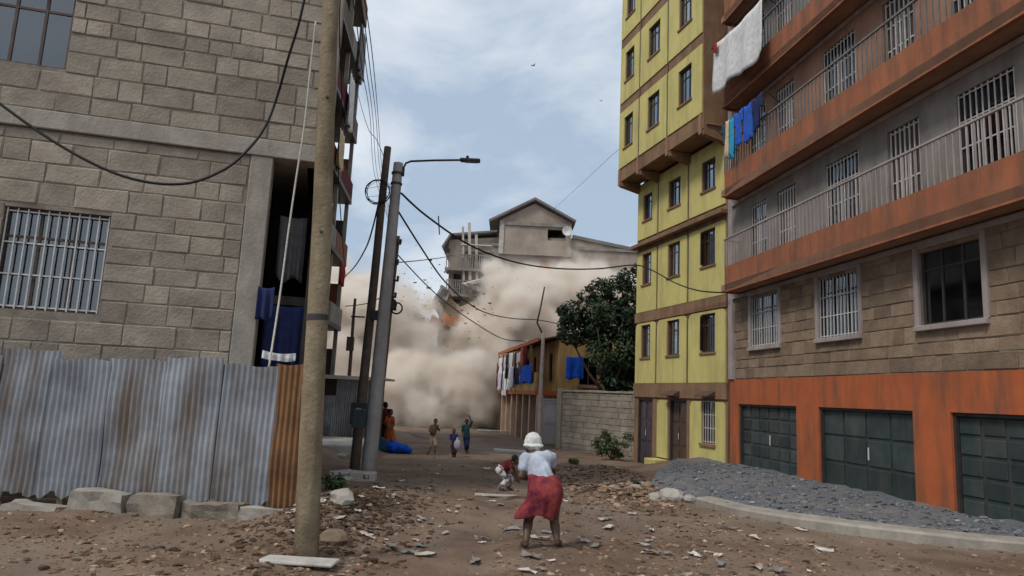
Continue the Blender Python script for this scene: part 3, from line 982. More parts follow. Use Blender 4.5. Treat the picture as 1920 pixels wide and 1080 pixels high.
# upper floors with balconies
BX0, BX1, BD = 0.62, OL, 0.55
for fi, zf in enumerate((5.02, 7.80, 10.52, 13.24, 15.96)):
    zt = zf + 2.62
    wl_ = [(1.36, 2.2, zf + 0.62, zf + 2.25), (2.75, 3.65, zf + 0.1, zf + 2.25), (4.9, 6.1, zf + 0.75, zf + 2.25), (7.0, 7.9, zf + 0.1, zf + 2.25), (8.8, 10.0, zf + 0.75, zf + 2.25), (10.8, 11.7, zf + 0.1, zf + 2.25)]
    obj('wall', MB().wall(0.02, OL, zf, zt + 0.1, 0.0, 0.2, wl_), 'grey_plaster' if fi % 2 == 0 else 'salmon_plaster', ora)
    for k, (a, b, z0, z1) in enumerate(wl_):
        if z0 - zf > 0.3:
            window(ora, a, b, z0, z1, 0.06, 'dark_steel', 2, True, CURT[(k + fi) % 6], bars=(k % 2 == 0), glass='glass_dark')
        else:
            dd = obj('door', MB().box(a + 0.004, b - 0.004, 0.08, 0.12, z0, z1 - 0.004), 'brown_steel', ora)
            g = MB()
            for i in range(7):
                xx = a + 0.06 + (b - a - 0.12) * i / 6
                g.box(xx - 0.012, xx + 0.012, 0.03, 0.052, z0, z1 - 0.01)
            for q in range(5):
                zz = z0 + 0.06 + (z1 - z0 - 0.12) * q / 4
                g.box(a + 0.02, b - 0.02, 0.054, 0.07, zz - 0.015, zz + 0.015)
            obj('grille', g, 'white_steel', dd)
    # balcony slab with rounded near end, parapet, rail
    bal = obj('balcony', MB().box(BX0, BX1, -BD, -0.002, zf - 0.12, zf + 0.06), 'salmon_plaster', ora)
    pts = [(BX0, -0.004), (BX0, -BD + 0.22), (BX0 + 0.06, -BD + 0.08), (BX0 + 0.22, -BD), (BX1, -BD)]
    pm = MB()
    for (xa, ya), (xb, yb) in zip(pts, pts[1:]):
        d = Vector((xb - xa, yb - ya, 0)).normalized()
        nr = Vector((-d.y, d.x, 0)) * 0.10
        pm.add([(xa, ya, zf - 0.16), (xb, yb, zf - 0.16), (xb, yb, zf + 0.56), (xa, ya, zf + 0.56),
                (xa + nr.x, ya + nr.y, zf - 0.16), (xb + nr.x, yb + nr.y, zf - 0.16), (xb + nr.x, yb + nr.y, zf + 0.56), (xa + nr.x, ya + nr.y, zf + 0.56)],
               [(0, 1, 2, 3), (5, 4, 7, 6), (3, 2, 6, 7), (1, 0, 4, 5), (0, 3, 7, 4), (2, 1, 5, 6)])
    obj('parapet', pm, 'terracotta_paint', bal)
    rl = MB()
    n = int((BX1 - BX0) / 0.15)
    for i in range(n + 1):
        xx = BX0 + 0.12 + (BX1 - BX0 - 0.14) * i / n
        rl.box(xx - 0.011, xx + 0.011, -BD + 0.04, -BD + 0.062, zf + 0.561, zf + 1.36)
    rl.box(BX0 + 0.1, BX1, -BD + 0.025, -BD + 0.075, zf + 1.361, zf + 1.40)
    for i in range(4):
        yy = -0.05 - (BD - 0.15) * i / 3
        rl.box(BX0 + 0.03, BX0 + 0.052, yy - 0.011, yy + 0.011, zf + 0.561, zf + 1.36)
    rl.box(BX0 + 0.015, BX0 + 0.066, -BD + 0.076, -0.01, zf + 1.361, zf + 1.40)
    obj('railing', rl, 'grey_cloth' if fi else 'mauve_plaster', bal)
    # arched lintel moulding under each slab
    obj('moulding', MB().box(0.28, OL, -0.06, -0.002, zf - 0.26, zf - 0.165), 'mauve_plaster', bal)
obj('roof_slab', MB().box(-0.05, OL + 0.1, -0.7, 8.3, 18.9, 19.1), 'concrete', ora)


# ------------------------------------------------------------------ hung cloth
def cloth(name, label, cat, a, b, drop, m, group=None, fold=0.04, nfold=5, taper=1.0, parent=None, skew=0.0, seed=0, shape='sheet', sag=0.03):
    """a wavy sheet hung from line a-b (world), folded over the line, real thickness"""
    a, b = Vector(a), Vector(b)
    ax = (b - a)
    L = ax.length
    ax.normalize()
    out = ax.cross(Vector((0, 0, 1))).normalized()
    nu, nv = 22, 12
    vs, fs = [], []
    for j in range(nv + 1):
        t = j / nv
        for i in range(nu + 1):
            s = i / nu
            ss = 0.5 + (s - 0.5) * (1 + (taper - 1) * t)
            w = fold * (0.25 + t) * math.sin(s * nfold * 2 * PI + seed) + 0.6 * fold * noise.noise(Vector((s * 3 + seed, t * 2, seed)))
            zz = -drop * t * (1 + 0.05 * math.sin(s * 9 + seed)) - sag * math.sin(PI * s)
            p = a + ax * (ss * L + skew * t * L * 0.3) + (b - a).normalized() * 0 + out * w + Vector((0, 0, zz))
            p.z = (a.z + (b.z - a.z) * ss) + zz
            vs.append(p)
    W = nu + 1
    for j in range(nv):
        for i in range(nu):
            s, t = (i + 0.5) / nu, (j + 0.5) / nv
            if shape == 'trousers' and t > 0.3 and abs(s - 0.5) < 0.06 * (0.4 + t):
                continue
            if shape == 'shirt' and ((s < 0.22 or s > 0.78) and t > 0.45):
                continue
            if shape == 'shirt' and t < 0.1 and abs(s - 0.5) < 0.1:
                continue
            fs.append((j * W + i, j * W + i + 1, (j + 1) * W + i + 1, (j + 1) * W + i))
    o = obj(name, MB().add(vs, fs), m, parent, smooth=True)
    md = o.modifiers.new('solid', 'SOLIDIFY')
    md.thickness = 0.006
    if label:
        tag(o, label, cat, group)
    return o


def oloc(x, y, z):
    c, s = math.cos(OT), math.sin(OT)
    return Vector((6.42 + x * c - y * s, 20.2 + x * s + y * c, z))


G = 'washing hung on the orange building'
cloth('bed_sheet', 'large white bed sheet hanging from the high balcony at the right', 'laundry', oloc(0.8, -0.86, 12.30), oloc(3.7, -0.86, 12.12), 1.5, 'white_cloth', G, 0.045, 3, seed=1, sag=0.1)
cloth('pillow_case', 'small red and white cloth pinned at the left end of the bed sheet', 'laundry', oloc(0.95, -0.95, 12.28), oloc(1.2, -0.95, 12.25), 0.32, 'red_cloth', G, 0.02, 2, seed=3)
cloth('dark_garment', 'dark garment hanging below the white bed sheet', 'laundry', oloc(2.1, -0.74, 11.25), oloc(2.9, -0.74, 11.2), 0.5, 'dark_cloth', G, 0.04, 3, seed=4, shape='shirt')
z = 9.72
for i, (x0, x1, dr, m, shp, lab) in enumerate([
        (0.70, 1.05, 0.62, 'teal_cloth', 'shirt', 'dark teal garment first on the line of blue washing'),
        (1.02, 1.22, 1.05, 'cream_cloth', 'sheet', 'narrow cream cloth hanging lowest on the line of blue washing'),
        (1.18, 1.5, 1.15, 'cyan_cloth', 'trousers', 'light blue trousers hanging on the line of blue washing'),
        (1.5, 2.05, 0.95, 'blue_cloth', 'shirt', 'bright blue shirt in the middle of the blue washing'),
        (2.0, 2.5, 1.02, 'blue_cloth', 'sheet', 'bright blue cloth right of the blue shirt'),
        (2.5, 3.1, 0.9, 'navy_cloth', 'shirt', 'navy garment at the right of the blue washing')]):
    cloth('garment', lab, 'laundry', oloc(x0 + 0.3, -0.70 - 0.03 * (i % 2), z), oloc(x1 + 0.3, -0.70 - 0.03 * (i % 2), z - 0.02), dr, m, G, 0.035, 3, seed=i, shape=shp)
for nm, za, x1, lab in (('clothes_line', 12.31, 3.6, 'washing line strung along the high balcony carrying the bed sheet'), ('clothes_line', 9.73, 3.5, 'washing line along the balcony carrying the blue washing')):
    ln = MB().tube([oloc(0.62, -0.70 if za < 10 else -0.86, za), oloc((0.62 + x1) / 2, -0.70 if za < 10 else -0.86, za - 0.04), oloc(x1, -0.70 if za < 10 else -0.86, za - 0.02)], 0.008, 5)
    ln.bar(oloc(0.62, -0.70 if za < 10 else -0.86, za), oloc(0.7, -0.3, za - 0.35), 0.03)
    ln.bar(oloc(x1, -0.70 if za < 10 else -0.86, za - 0.02), oloc(x1, -0.3, za - 0.35), 0.03)
    tag(obj(nm, ln, 'dark_steel'), lab, 'clothes line', G)

# ------------------------------------------------------------------ unfinished block building, left foreground
LX = -3.20
LT = math.radians(15)
lb = thing('block_building', 'unfinished grey block building with an overhanging storey at the left', 'building', (LX - LX * math.cos(LT), 11.0 - LX * math.sin(LT), 0), LT)


def lloc(x, y, z):
    return Vector((LX + (x - LX) * math.cos(LT) - y * math.sin(LT), 11.0 + (x - LX) * math.sin(LT) + y * math.cos(LT), z))


wl2 = [(-8.3, -7.1, 6.3, 7.6)]
up = obj('wall', MB().wall(-9.5, LX, 5.34, 13.0, 0.014, 0.3, wl2), 'mortar', lb)
tag(up, 'rough grey block wall of the overhanging storey')
lay_blocks(up, 'cut_stone', -9.2, LX - 0.09, 5.62, 9.3, 0.0, 0.56, 0.31, wl2, depth=0.1)
bevel(obj('ring_beam', MB().box(-9.5, LX + 0.02, -0.05, 0.3, 5.32, 5.60), 'concrete', lb), 0.012)
obj('wall', MB().box(LX - 0.26, LX, 0.3, 7.0, 5.32, 13.0), 'cut_stone', lb)
obj('floor_slab', MB().box(-9.5, LX, 0.302, 7.0, 5.32, 5.55), 'concrete', lb)
lo = obj('wall', MB().wall(-9.5, -4.02, -0.3, 5.31, 0.014, 0.3, [(-7.6, -6.2, 2.6, 4.1)]), 'mortar', lb)
lay_blocks(lo, 'cut_stone', -9.2, -4.33, 1.9, 5.28, 0.0, 0.56, 0.31, [(-7.6, -6.2, 2.6, 4.1)], depth=0.1)
bevel(obj('column', MB().box(-4.32, -3.98, -0.03, 0.32, -0.3, 5.318), 'concrete', lb), 0.015)
window(lb, -7.6, -6.2, 2.6, 4.1, 0.1, 'brown_steel', 3, True, ('curtain_mauve', 0.1, 0.6), bars=True, glass='glass_dark')
window(lb, -8.3, -7.1, 6.3, 7.6, 0.1, 'brown_steel', 3, True, ('curtain_mauve', 0.1, 0.6), glass='glass_dark')
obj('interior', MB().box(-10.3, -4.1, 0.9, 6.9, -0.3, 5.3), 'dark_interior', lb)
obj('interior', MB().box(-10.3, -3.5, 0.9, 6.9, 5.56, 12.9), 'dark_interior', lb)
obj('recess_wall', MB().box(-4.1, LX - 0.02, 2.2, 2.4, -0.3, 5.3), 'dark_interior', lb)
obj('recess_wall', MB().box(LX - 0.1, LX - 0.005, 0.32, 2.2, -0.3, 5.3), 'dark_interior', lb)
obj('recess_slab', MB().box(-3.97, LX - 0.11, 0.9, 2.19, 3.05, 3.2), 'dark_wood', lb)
obj('downpipe', MB().tube([(LX + 0.06, -0.09, 13), (LX + 0.06, -0.09, 5.4)], 0.05, 10), 'concrete', lb)
G2 = 'cloths hung in the dark opening'
cloth('curtain_cloth', 'grey cloth hanging high inside the dark opening of the block building', 'cloth', lloc(-3.85, 0.9, 4.6), lloc(-3.4, 0.9, 4.6), 1.1, 'grey_cloth', G2, 0.04, 3, seed=5)
cloth('tarpaulin', 'dark navy sheet with a pale hem hanging above the corrugated fence', 'cloth', lloc(-3.92, 0.45, 3.0), lloc(-3.25, 0.45, 3.0), 1.0, 'navy_cloth', G2, 0.04, 3, seed=6)
cloth('hem_cloth', 'pale strip of cloth hanging along the top of the corrugated fence', 'cloth', lloc(-3.85, 0.0, 2.22), lloc(-3.35, 0.0, 2.20), 0.12, 'white_cloth', G2, 0.03, 4, seed=7)
cloth('dark_rag', 'small dark blue rag hung at the left of the dark opening', 'cloth', lloc(-4.0, -0.14, 3.2), lloc(-3.75, -0.14, 3.2), 0.5, 'navy_cloth', G2, 0.03, 2, seed=8)


# corrugated sheets
def corrugated(w, h, seed=0, amp=0.017, wl_=0.076, dents=0.05):
    n = int(w / wl_ * 6)
    nv = 12
    vs = []
    for j in range(nv + 1):
        for i in range(n + 1):
            x = w * i / n
            zz = h * j / nv
            y = amp * math.sin(2 * PI * x / wl_) + dents * noise.noise(Vector((x * 1.4 + seed * 7, zz * 1.1, seed)))
            vs.append((x, y, zz + ((0.03 if j else 0.09) * noise.noise(Vector((x * (3 if j else 7), seed, 1))) if j in (0, nv) else 0)))
    W = n + 1
    return MB().add(vs, [(j * W + i, j * W + i + 1, (j + 1) * W + i + 1, (j + 1) * W + i) for j in range(nv) for i in range(n)])


fen = thing('corrugated_fence', 'fence of weathered corrugated iron sheets below the block building', 'fence', (-8.9, 9.2, 0), 0)
x = 0.0
for i in range(8):
    w = 0.78 + 0.05 * math.sin(i * 3.1)
    h = 1.78 + 0.06 * math.sin(i * 2.3 + 1) + (0.05 if i == 7 else 0)
    o = obj('corrugated_sheet', corrugated(w, h, i), 'galvanised', fen, smooth=True)
    o.location = (x, 0.03 * (i % 2), 0.17)
    o.rotation_euler = (0.02 * math.sin(i * 1.7), 0.008 * math.sin(i * 2.9), 0)
    x += w - 0.05
o = obj('corrugated_sheet', corrugated(0.5, 1.86, 11), 'rusty_sheet', fen, smooth=True)
tag(o, 'rusty brown corrugated sheet at the fence end')
o.location = (x - 0.02, 0.06, 0.12)
for xx in np.arange(0.2, 6.4, 1.5):
    obj('post', MB().box(xx - 0.04, xx + 0.04, 0.09, 0.16, -0.3, 1.85), 'timber', fen)
for zz in (0.55, 1.5):
    obj('rail', MB().box(0, 6.3, 0.161, 0.21, zz, zz + 0.07), 'timber', fen)
xx = 0.0
while xx < 6.2:
    w = rng.uniform(0.35, 0.75)
    h = rng.uniform(0.02, 0.24)
    bm = bmesh.new()
    bmesh.ops.create_cube(bm, size=1)
    bmesh.ops.subdivide_edges(bm, edges=bm.edges[:], cuts=4, use_grid_fill=True)
    for v in bm.verts:
        q = Vector((v.co.x * w, v.co.y * 0.22, (v.co.z + 0.5) * (h + 0.3)))
        k = Vector((xx * 3, 5, 1))
        v.co = q + Vector((noise.noise(q * 6 + k), noise.noise(q * 6 - k), noise.noise(q * 5 + k * 2))) * 0.05
    me = bpy.data.meshes.new('footing_block')
    bm.to_mesh(me)
    bm.free()
    o = link('footing_block', me, 'mortar' if rng.random() < 0.6 else 'concrete', fen)
    o.location = (xx + w / 2, -0.14 + rng.uniform(-0.05, 0.05), -0.25)
    o.rotation_euler = (rng.uniform(-.08, .08), rng.uniform(-.06, .06), rng.uniform(-.12, .12))
    xx += w + rng.uniform(0.0, 0.12)


# ------------------------------------------------------------------ poles
def pole(name, label, base, top, r0, r1, m, n=14, cat='utility pole'):
    b, t = Vector(base), Vector(top)
    root = thing(name, label, cat, b)
    d = t - b
    pts = []
    for i in range(13):
        s = i / 12
        j = Vector((noise.noise(Vector((s * 3, b.x, 0))), noise.noise(Vector((s * 3, b.y, 7))), 0)) * 0.02 * (1 if m != 'pole_concrete' else 0)
        pts.append(d * s + j)
    pts[0] = pts[0] - d.normalized() * 0.3
    obj('post', MB().tube(pts, r0, n, r1), m, root, smooth=True)
    return root, d


b = at(575, 1045, 7.0)
b.z = ground_z(b.x, b.y)
d0 = (at(621, 0, 7.0) - b)
p1, _ = pole('utility_pole', 'thick weathered wooden utility pole standing in the left foreground', b, b + d0 * 1.22, 0.118, 0.078, 'pole_wood')
for s, nm in ((0.55, 'bolt'), (0.80, 'bolt')):
    q = d0 * s
    obj(nm, MB().tube([q + Vector((0.03, -0.12, 0)), q + Vector((0.03, -0.05, 0))], 0.014, 6), 'dark_steel', p1)
q = d0 * 0.40
obj('pole_band', MB().tube([q - d0.normalized() * 0.03, q + d0.normalized() * 0.03], 0.109, 14), 'dark_steel', p1)
# cross arm above the frame carries the lines
q = d0 * 1.12
obj('crossarm', MB().box(q.x - 0.9, q.x + 0.9, q.y - 0.06, q.y + 0.06, q.z - 0.06, q.z + 0.06), 'dark_wood', p1)

b = at(690, 893, 14.0)
b.z = ground_z(b.x, b.y)
t = at(747, 306, 14.0)
cp, cd = pole('street_lamp', 'leaning concrete lamp post with a long thin arm over the street', b, t, 0.155, 0.10, 'pole_concrete', 8, 'street lamp')
arm = MB()
tip = at(870, 300, 13.9) - b
a0 = cd + Vector((0.12, 0, -0.28))
arm.tube([a0, a0 + Vector((0, 0, 0.2)), a0 + Vector((0.04, 0, 0.29)), a0 + Vector((0.14, 0, 0.335)), (a0 + tip) / 2 + Vector((0, 0, 0.17)), tip], 0.022, 8)
obj('lamp_arm', arm, 'dark_steel', cp, smooth=True)
hd = MB().box(-0.2, 0.22, -0.07, 0.07, -0.035, 0.03)
o = bevel(obj('lamp_head', hd, 'dark_steel', cp), 0.015)
o.location = tip + Vector((0.12, 0, 0.0))
obj('lens', MB().box(-0.1, 0.17, -0.05, 0.05, -0.045, -0.036), 'grey_cloth', o)
obj('sensor', MB().tube([(-0.05, 0, 0.03), (-0.05, 0, 0.09)], 0.03, 8), 'dark_steel', o)
for k in (0.93, 0.965):
    q = cd * k
    obj('clamp', MB().tube([q - cd.normalized() * 0.02, q + cd.normalized() * 0.02], 0.125, 8), 'dark_steel', cp)
q = cd * 0.16
o = bevel(obj('meter_box', MB().box(-0.16, 0.1, -0.25, -0.12, 0, 0.36), 'garage_paint', cp), 0.01)
o.location = q + Vector((-0.22, 0.05, -0.05))

fb = at(680, 896, 13.75)
fbz = ground_z(fb.x, fb.y)
foot = thing('pole_footing', 'whitewashed concrete footing block at the lamp post base', 'footing', (fb.x, fb.y, fbz), 0.05)
bevel(obj('block', MB().box(-0.24, 0.26, -0.18, 0.12, -0.15, 0.17, jit=0.012), 'white_pole', foot), 0.02)
mk = MB()
mk.box(0.04, 0.065, -0.19, -0.178, 0.05, 0.13)
mk.box(0.066, 0.10, -0.19, -0.178, 0.05, 0.07)
mk.box(0.12, 0.145, -0.19, -0.178, 0.05, 0.085)
mk.box(0.12, 0.145, -0.19, -0.178, 0.10, 0.12)
obj('painted_mark', mk, 'dark_steel', foot)
slab('broken_slab', 'broken whitewashed slab piece left of the lamp post footing', 'slab', 640, 890, 13.9, 0.42, 0.3, 0.1, 0.3, 'pale_concrete', tilt=(0.1, -0.1), lift=0.02)
slab('stone_slab', 'small pale slab lying before the left lamp footing', 'slab', 643, 902, 13.3, 0.3, 0.25, 0.08, -0.3, 'pale_concrete', tilt=(0.05, 0.12), lift=0.02)

b = at(665, 880, 16.0)
b.z = ground_z(b.x, b.y)
t = at(727, 276, 16.0)
wp, wd = pole('utility_pole', 'slim dark wooden pole with a cable coil behind the lamp post', b, t, 0.115, 0.085, 'dark_wood')
q = wd * 0.135
o = bevel(obj('meter_box', MB().box(-0.18, 0.18, -0.22, -0.10, 0, 0.48), 'garage_paint', wp), 0.012)
o.location = q
obj('meter_face', MB().box(-0.05, 0.06, -0.232, -0.221, 0.22, 0.36), 'white_pole', o)
q = wd * 0.46
o = bevel(obj('junction_box', MB().box(0.05, 0.2, -0.16, 0.0, -0.1, 0.12), 'dark_steel', wp), 0.01)
o.location = q
coil = MB()
cc = at(709, 360, 15.88)
for k in range(5):
    pts = []
    r = 0.31 - 0.012 * k
    for i in range(41):
        a = 2 * PI * i / 40 + k
        rr = r * (1 + 0.04 * math.sin(3 * a + k * 2))
        pts.append(cc + Vector((math.cos(a) * rr, -0.01 * k + 0.03 * math.sin(a + k), math.sin(a) * rr)))
    coil.tube(pts, 0.0085, 5)
rt_ = random.Random(5)
for k in range(7):
    a1, a2 = rt_.uniform(0, 6.28), rt_.uniform(0, 6.28)
    p, q = cc + Vector((math.cos(a1) * .3, 0, math.sin(a1) * .3)), cc + Vector((math.cos(a2) * .3, 0, math.sin(a2) * .3))
    coil.tube([p, (p + q) / 2 + Vector((0, -0.02, rt_.uniform(-.08, .08))), q], 0.005, 4)
tag(obj('cable_coil', coil, 'cable'), 'loose coil of black cable hung near the top of the slim pole', 'cable coil')

b = at(706, 800, 25.0)
b.z = ground_z(b.x, b.y)
t = at(746, 443, 25.0)
p3, d3 = pole('utility_pole', 'farther dark pole crowded with fittings seen right of the lamp post', b, t, 0.11, 0.09, 'dark_wood')
for s, w in ((0.96, 0.35), (0.86, 0.3), (0.78, 0.45), (0.70, 0.4), (0.64, 0.5)):
    q = d3 * s
    obj('bracket', MB().box(q.x - w * .4, q.x + w * .5, q.y - 0.15, q.y - 0.09, q.z - 0.035, q.z + 0.035), 'dark_steel', p3)
    for e in (-0.35, 0.05, 0.42):
        obj('insulator', MB().tube([q + Vector((e * w, -0.12, 0.04)), q + Vector((e * w, -0.12, 0.17))], 0.045, 8), 'dark_steel', p3)
q = d3 * 0.665
o = obj('cable_drum', MB().tube([q + Vector((0.05, -0.3, 0)), q + Vector((0.05, -0.12, 0))], 0.22, 14), 'dark_steel', p3)
tor = MB()
pts = [d3 * 0.66 + Vector((0.26 + 0.2 * math.cos(a), -0.16, -0.1 + 0.2 * math.sin(a))) for a in np.linspace(0, 2 * PI, 24)]
tor.tube(pts, 0.03, 6)
obj('cable_loop', tor, 'cable', p3)

b = at(655, 705, 30)
b.z = ground_z(b.x, b.y)
t = at(666, 560, 30)
p4, d4 = pole('utility_pole', 'thin far pole rising out of the dust behind the kiosk', b, t, 0.09, 0.06, 'dark_wood')
obj('crossarm', MB().bar(d4 * 0.86 + Vector((-0.1, -0.1, 0)), d4 * 0.86 + Vector((0.5, -0.1, 0)), 0.06), 'dark_steel', p4)
obj('meter_box', MB().box(d4.x * .66 - .17, d4.x * .66 + .13, d4.y * .66 - 0.25, d4.y * .66 - 0.09, d4.z * .66 - .35, d4.z * .66 + .25), 'dark_wood', p4)

# thin pale post by the gate with a stick tied on top
b = at(1010, 812, 30.5)
b.z = ground_z(b.x, b.y)
t = at(1019, 622, 30.5)
p5, d5 = pole('service_pole', 'slim pale post before the white gate with a dark stick on top', b, t, 0.095, 0.075, 'white_pole', 10, 'pole')
obj('stick', MB().tube([d5 * 0.97, at(1007, 605, 30.5) - b, at(1014, 575, 30.5) - b, at(1021, 538, 30.5) - b], 0.045, 6, 0.03), 'bark', p5)

# ------------------------------------------------------------------ second left building with stacked balconies
bl2 = thing('balcony_block', 'tall narrow block with dark stacked balconies behind the foreground pole', 'building', (-7.55, 21.0, 0), 1.658)
obj('wall', MB().box(0, 9.3, 0.0, 6.0, -0.5, 22), 'grey_plaster', bl2)
for fi in range(7):
    zf = 1.45 + fi * 2.87
    sl = obj('balcony', MB().box(-0.1, 9.4, -0.95, -0.002, zf - 0.18, zf), 'dark_steel', bl2)
    for k in range(3):
        x0 = -0.1 + k * 3.17
        m = ('rust_red', 'maroon_cloth', 'dark_wood', 'grey_plaster')[(fi + k) % 4]
        obj('parapet', MB().box(x0, x0 + 3.1, -0.95, -0.85, zf + 0.002, zf + 0.75), m, sl)
        obj('column', MB().box(x0, x0 + 0.16, -0.84, -0.68, zf + 0.002, zf + 2.68), 'concrete', sl)
    obj('column', MB().box(9.2, 9.36, -0.84, -0.68, zf + 0.002, zf + 2.68), 'concrete', sl)
    obj('end_screen', MB().box(9.25, 9.4, -0.67, -0.01, zf + 0.002, zf + 1.9), ('dark_steel', 'rust_red')[fi % 2], sl)
    for k in range(3):
        x0 = 0.8 + k * 3.0
        d = obj('door', MB().box(x0, x0 + 0.9, -0.04, -0.003, zf + 0.02, zf + 2.0), 'brown_steel', sl)
rl = MB()
for i in range(9):
    xx = 0.1 + i * 0.36
    rl.box(xx - 0.02, xx + 0.02, -0.99, -0.955, 1.45 + 2.87 + 0.2, 1.45 + 2.87 + 1.9)
for k in range(5):
    zz = 1.45 + 2.87 + 0.3 + k * 0.38
    rl.box(0, 3.1, -1.02, -0.992, zz - 0.02, zz + 0.02)
obj('railing', rl, 'white_steel', bl2)


def bloc(x, y, z):
    c, s = math.cos(1.658), math.sin(1.658)
    return Vector((-7.55 + x * c - y * s, 21.0 + x * s + y * c, z))


G3 = 'washing on the stacked balconies'
for i, (x0, x1, zf, dr, m, lab) in enumerate([
        (7.2, 8.3, 6.9, 0.9, 'red_cloth', 'red cloth hung on a balcony of the narrow block'),
        (5.5, 6.8, 14.5, 2.2, 'white_cloth', 'long white curtain hung on a high balcony of the narrow block'),
        (4.2, 5.4, 11.6, 1.5, 'cream_cloth', 'cream cloth hung midway up the narrow block'),
        (7.3, 8.8, 17.6, 2.2, 'grey_cloth', 'grey curtain hung near the top of the narrow block')]):
    cloth('hung_cloth', lab, 'laundry', bloc(x0, -1.06, zf), bloc(x1, -1.06, zf), dr, m, G3, 0.06, 4, seed=i)

# kiosk of corrugated iron with its platform
kio = thing('kiosk', 'small corrugated iron kiosk with a flat roof behind the two poles', 'kiosk', (-6.5, 23.6, -0.1), 0.02)
for i in range(3):
    o = obj('corrugated_sheet', corrugated(0.72, 1.45, 40 + i, dents=0.02), 'galvanised', kio, smooth=True)
    o.location = (i * 0.66, 0.02 * (i % 2), 0.08)
obj('shutter_opening', MB().box(0.05, 0.75, 0.05, 0.1, 1.56, 2.1), 'dark_interior', kio)
obj('wall', MB().box(0.0, 2.0, 0.12, 2.4, 0.0, 2.1), 'dark_wood', kio)
for i in range(2):
    o = obj('corrugated_sheet', corrugated(0.66, 0.62, 50 + i, dents=0.02), 'galvanised', kio, smooth=True)
    o.location = (0.76 + i * 0.6, 0.0, 1.5)
rf = obj('roof', MB().box(-0.1, 2.35, -0.45, 2.5, 2.12, 2.19), 'galvanised', kio)
obj('fascia', MB().box(-0.1, 2.35, -0.49, -0.452, 2.08, 2.2), 'white_pole', rf)
for xx in (0.02, 2.2):
    obj('post', MB().box(xx - 0.04, xx + 0.04, -0.4, -0.32, -0.2, 2.115), 'timber', kio)
plat = thing('concrete_step', 'pale concrete platform with a lower step before the kiosk', 'platform', (-4.95, 20.6, -0.24), 0.06)
bevel(obj('platform_slab', MB().box(-1.7, 0.95, -0.8, 2.4, -0.2, 0.37), 'pale_concrete', plat), 0.03)
bevel(obj('step', MB().box(-1.5, 0.6, -1.6, -0.81, -0.2, 0.16), 'concrete', plat), 0.03)

# ------------------------------------------------------------------ laundry house
A = Vector((2.35, 33.0, 0))
B = Vector((0.35, 46.0, 0))
hx = (A - B)
HL = hx.length
HT = math.atan2(hx.y, hx.x)
hou = thing('laundry_house', 'two-storey ochre and pink house with washing along its balcony', 'building', (B.x, B.y, -0.5), HT)
HZ = 0.0
gh = []
xx = 0.5
while xx < HL - 1.3:
    gh.append((xx, xx + 0.85, 0.0 if int(xx) % 2 else 0.9, 2.1))
    xx += 1.75
obj('wall', MB().wall(0, HL, -0.3, 2.5, 0, 0.22, gh), 'pink_plaster', hou)
for a, b_, z0, z1 in gh:
    if z0 < 0.5:
        obj('door', MB().box(a + .005, b_ - .005, 0.1, 0.15, z0, z1 - .005), 'brown_steel', hou)
    else:
        window(hou, a, b_, z0, z1, 0.08, 'brown_steel', 2, False, None, glass='glass_dark')
for i in range(8):
    x0 = i * HL / 7 - 0.1
    bevel(obj('column', MB().box(x0 - 0.15, x0 + 0.15, -0.95, -0.65, -0.3, 2.3), 'pink_plaster', hou), 0.02)
obj('floor_slab', MB().box(-0.3, HL + 0.02, -1.05, -0.003, 2.3, 2.5), 'orange_paint', hou)
for i in range(7):
    x0 = i * HL / 7
    obj('parapet', MB().box(x0 + 0.02, x0 + HL / 7 - 0.02, -1.05, -0.93, 2.502, 3.35), 'ochre_paint', hou)
    obj('balcony_post', MB().box(x0 - 0.05, x0 + 0.05, -1.03, -0.93, 3.352, 4.75), 'timber', hou)
uh = [(x0 + 0.6, x0 + 1.4, 3.0, 4.4) for x0 in np.arange(0, HL - 2, 2.1)]
obj('wall', MB().wall(0, HL, 2.502, 4.95, 0.003, 0.22, uh), 'ochre_paint', hou)
for a, b_, z0, z1 in uh:
    window(hou, a, b_, z0, z1, 0.08, 'brown_steel', 2, False, None, glass='glass_dark')
obj('interior', MB().box(0.3, HL - 0.3, 0.6, 8, -0.3, 4.8), 'dark_interior', hou)
rf = MB()
rf.prism([(-1.0, 4.72), (-1.0, 4.78), (4.2, 6.0), (9.2, 5.0), (9.2, 4.94), (4.2, 5.94)], 0, HL + 0.5)
o = obj('roof', rf, 'rust_red', hou)
o.matrix_local = Matrix(((0, 1, 0, -0.3), (1, 0, 0, 0), (0, 0, 1, 0.12), (0, 0, 0, 1)))
obj('eave_board', MB().box(-0.3, HL + 0.2, -1.04, -1.002, 4.80, 4.98), 'orange_paint', hou)
# gable side towards the camera
gw = [(1.0, 1.9, 2.85, 4.15), (2.6, 3.5, 2.85, 4.15), (4.4, 5.3, 2.85, 4.15), (6.2, 7.1, 2.85, 4.15)]
end = MB().wall(0.003, 8.2, 2.4, 5.05, 0, 0.2, gw)
e1 = obj('wall', end, 'ochre_paint', hou)
ML = Matrix(((0, -1, 0, HL + 0.2), (1, 0, 0, 0), (0, 0, 1, 0), (0, 0, 0, 1)))
e1.matrix_local = ML
e2 = obj('wall', MB().wall(0.003, 8.2, -0.3, 2.398, 0.0, 0.2, [(1.2, 2.2, 0, 2.0), (3.4, 4.3, 0.9, 2.0)]), 'rust_red', hou)
e2.matrix_local = ML
for a, b_, z0, z1 in gw:
    w_ = window(hou, a, b_, z0, z1, 0.06, 'brown_steel', 2, True, ('curtain_blue', 0.2, 0.8), glass='glass_dark')
    w_.matrix_local = ML
    s_ = obj('sill', MB().box(a - 0.12, b_ + 0.12, -0.09, -0.003, z0 - 0.12, z0 - 0.002), 'pink_plaster', hou)
    s_.matrix_local = ML
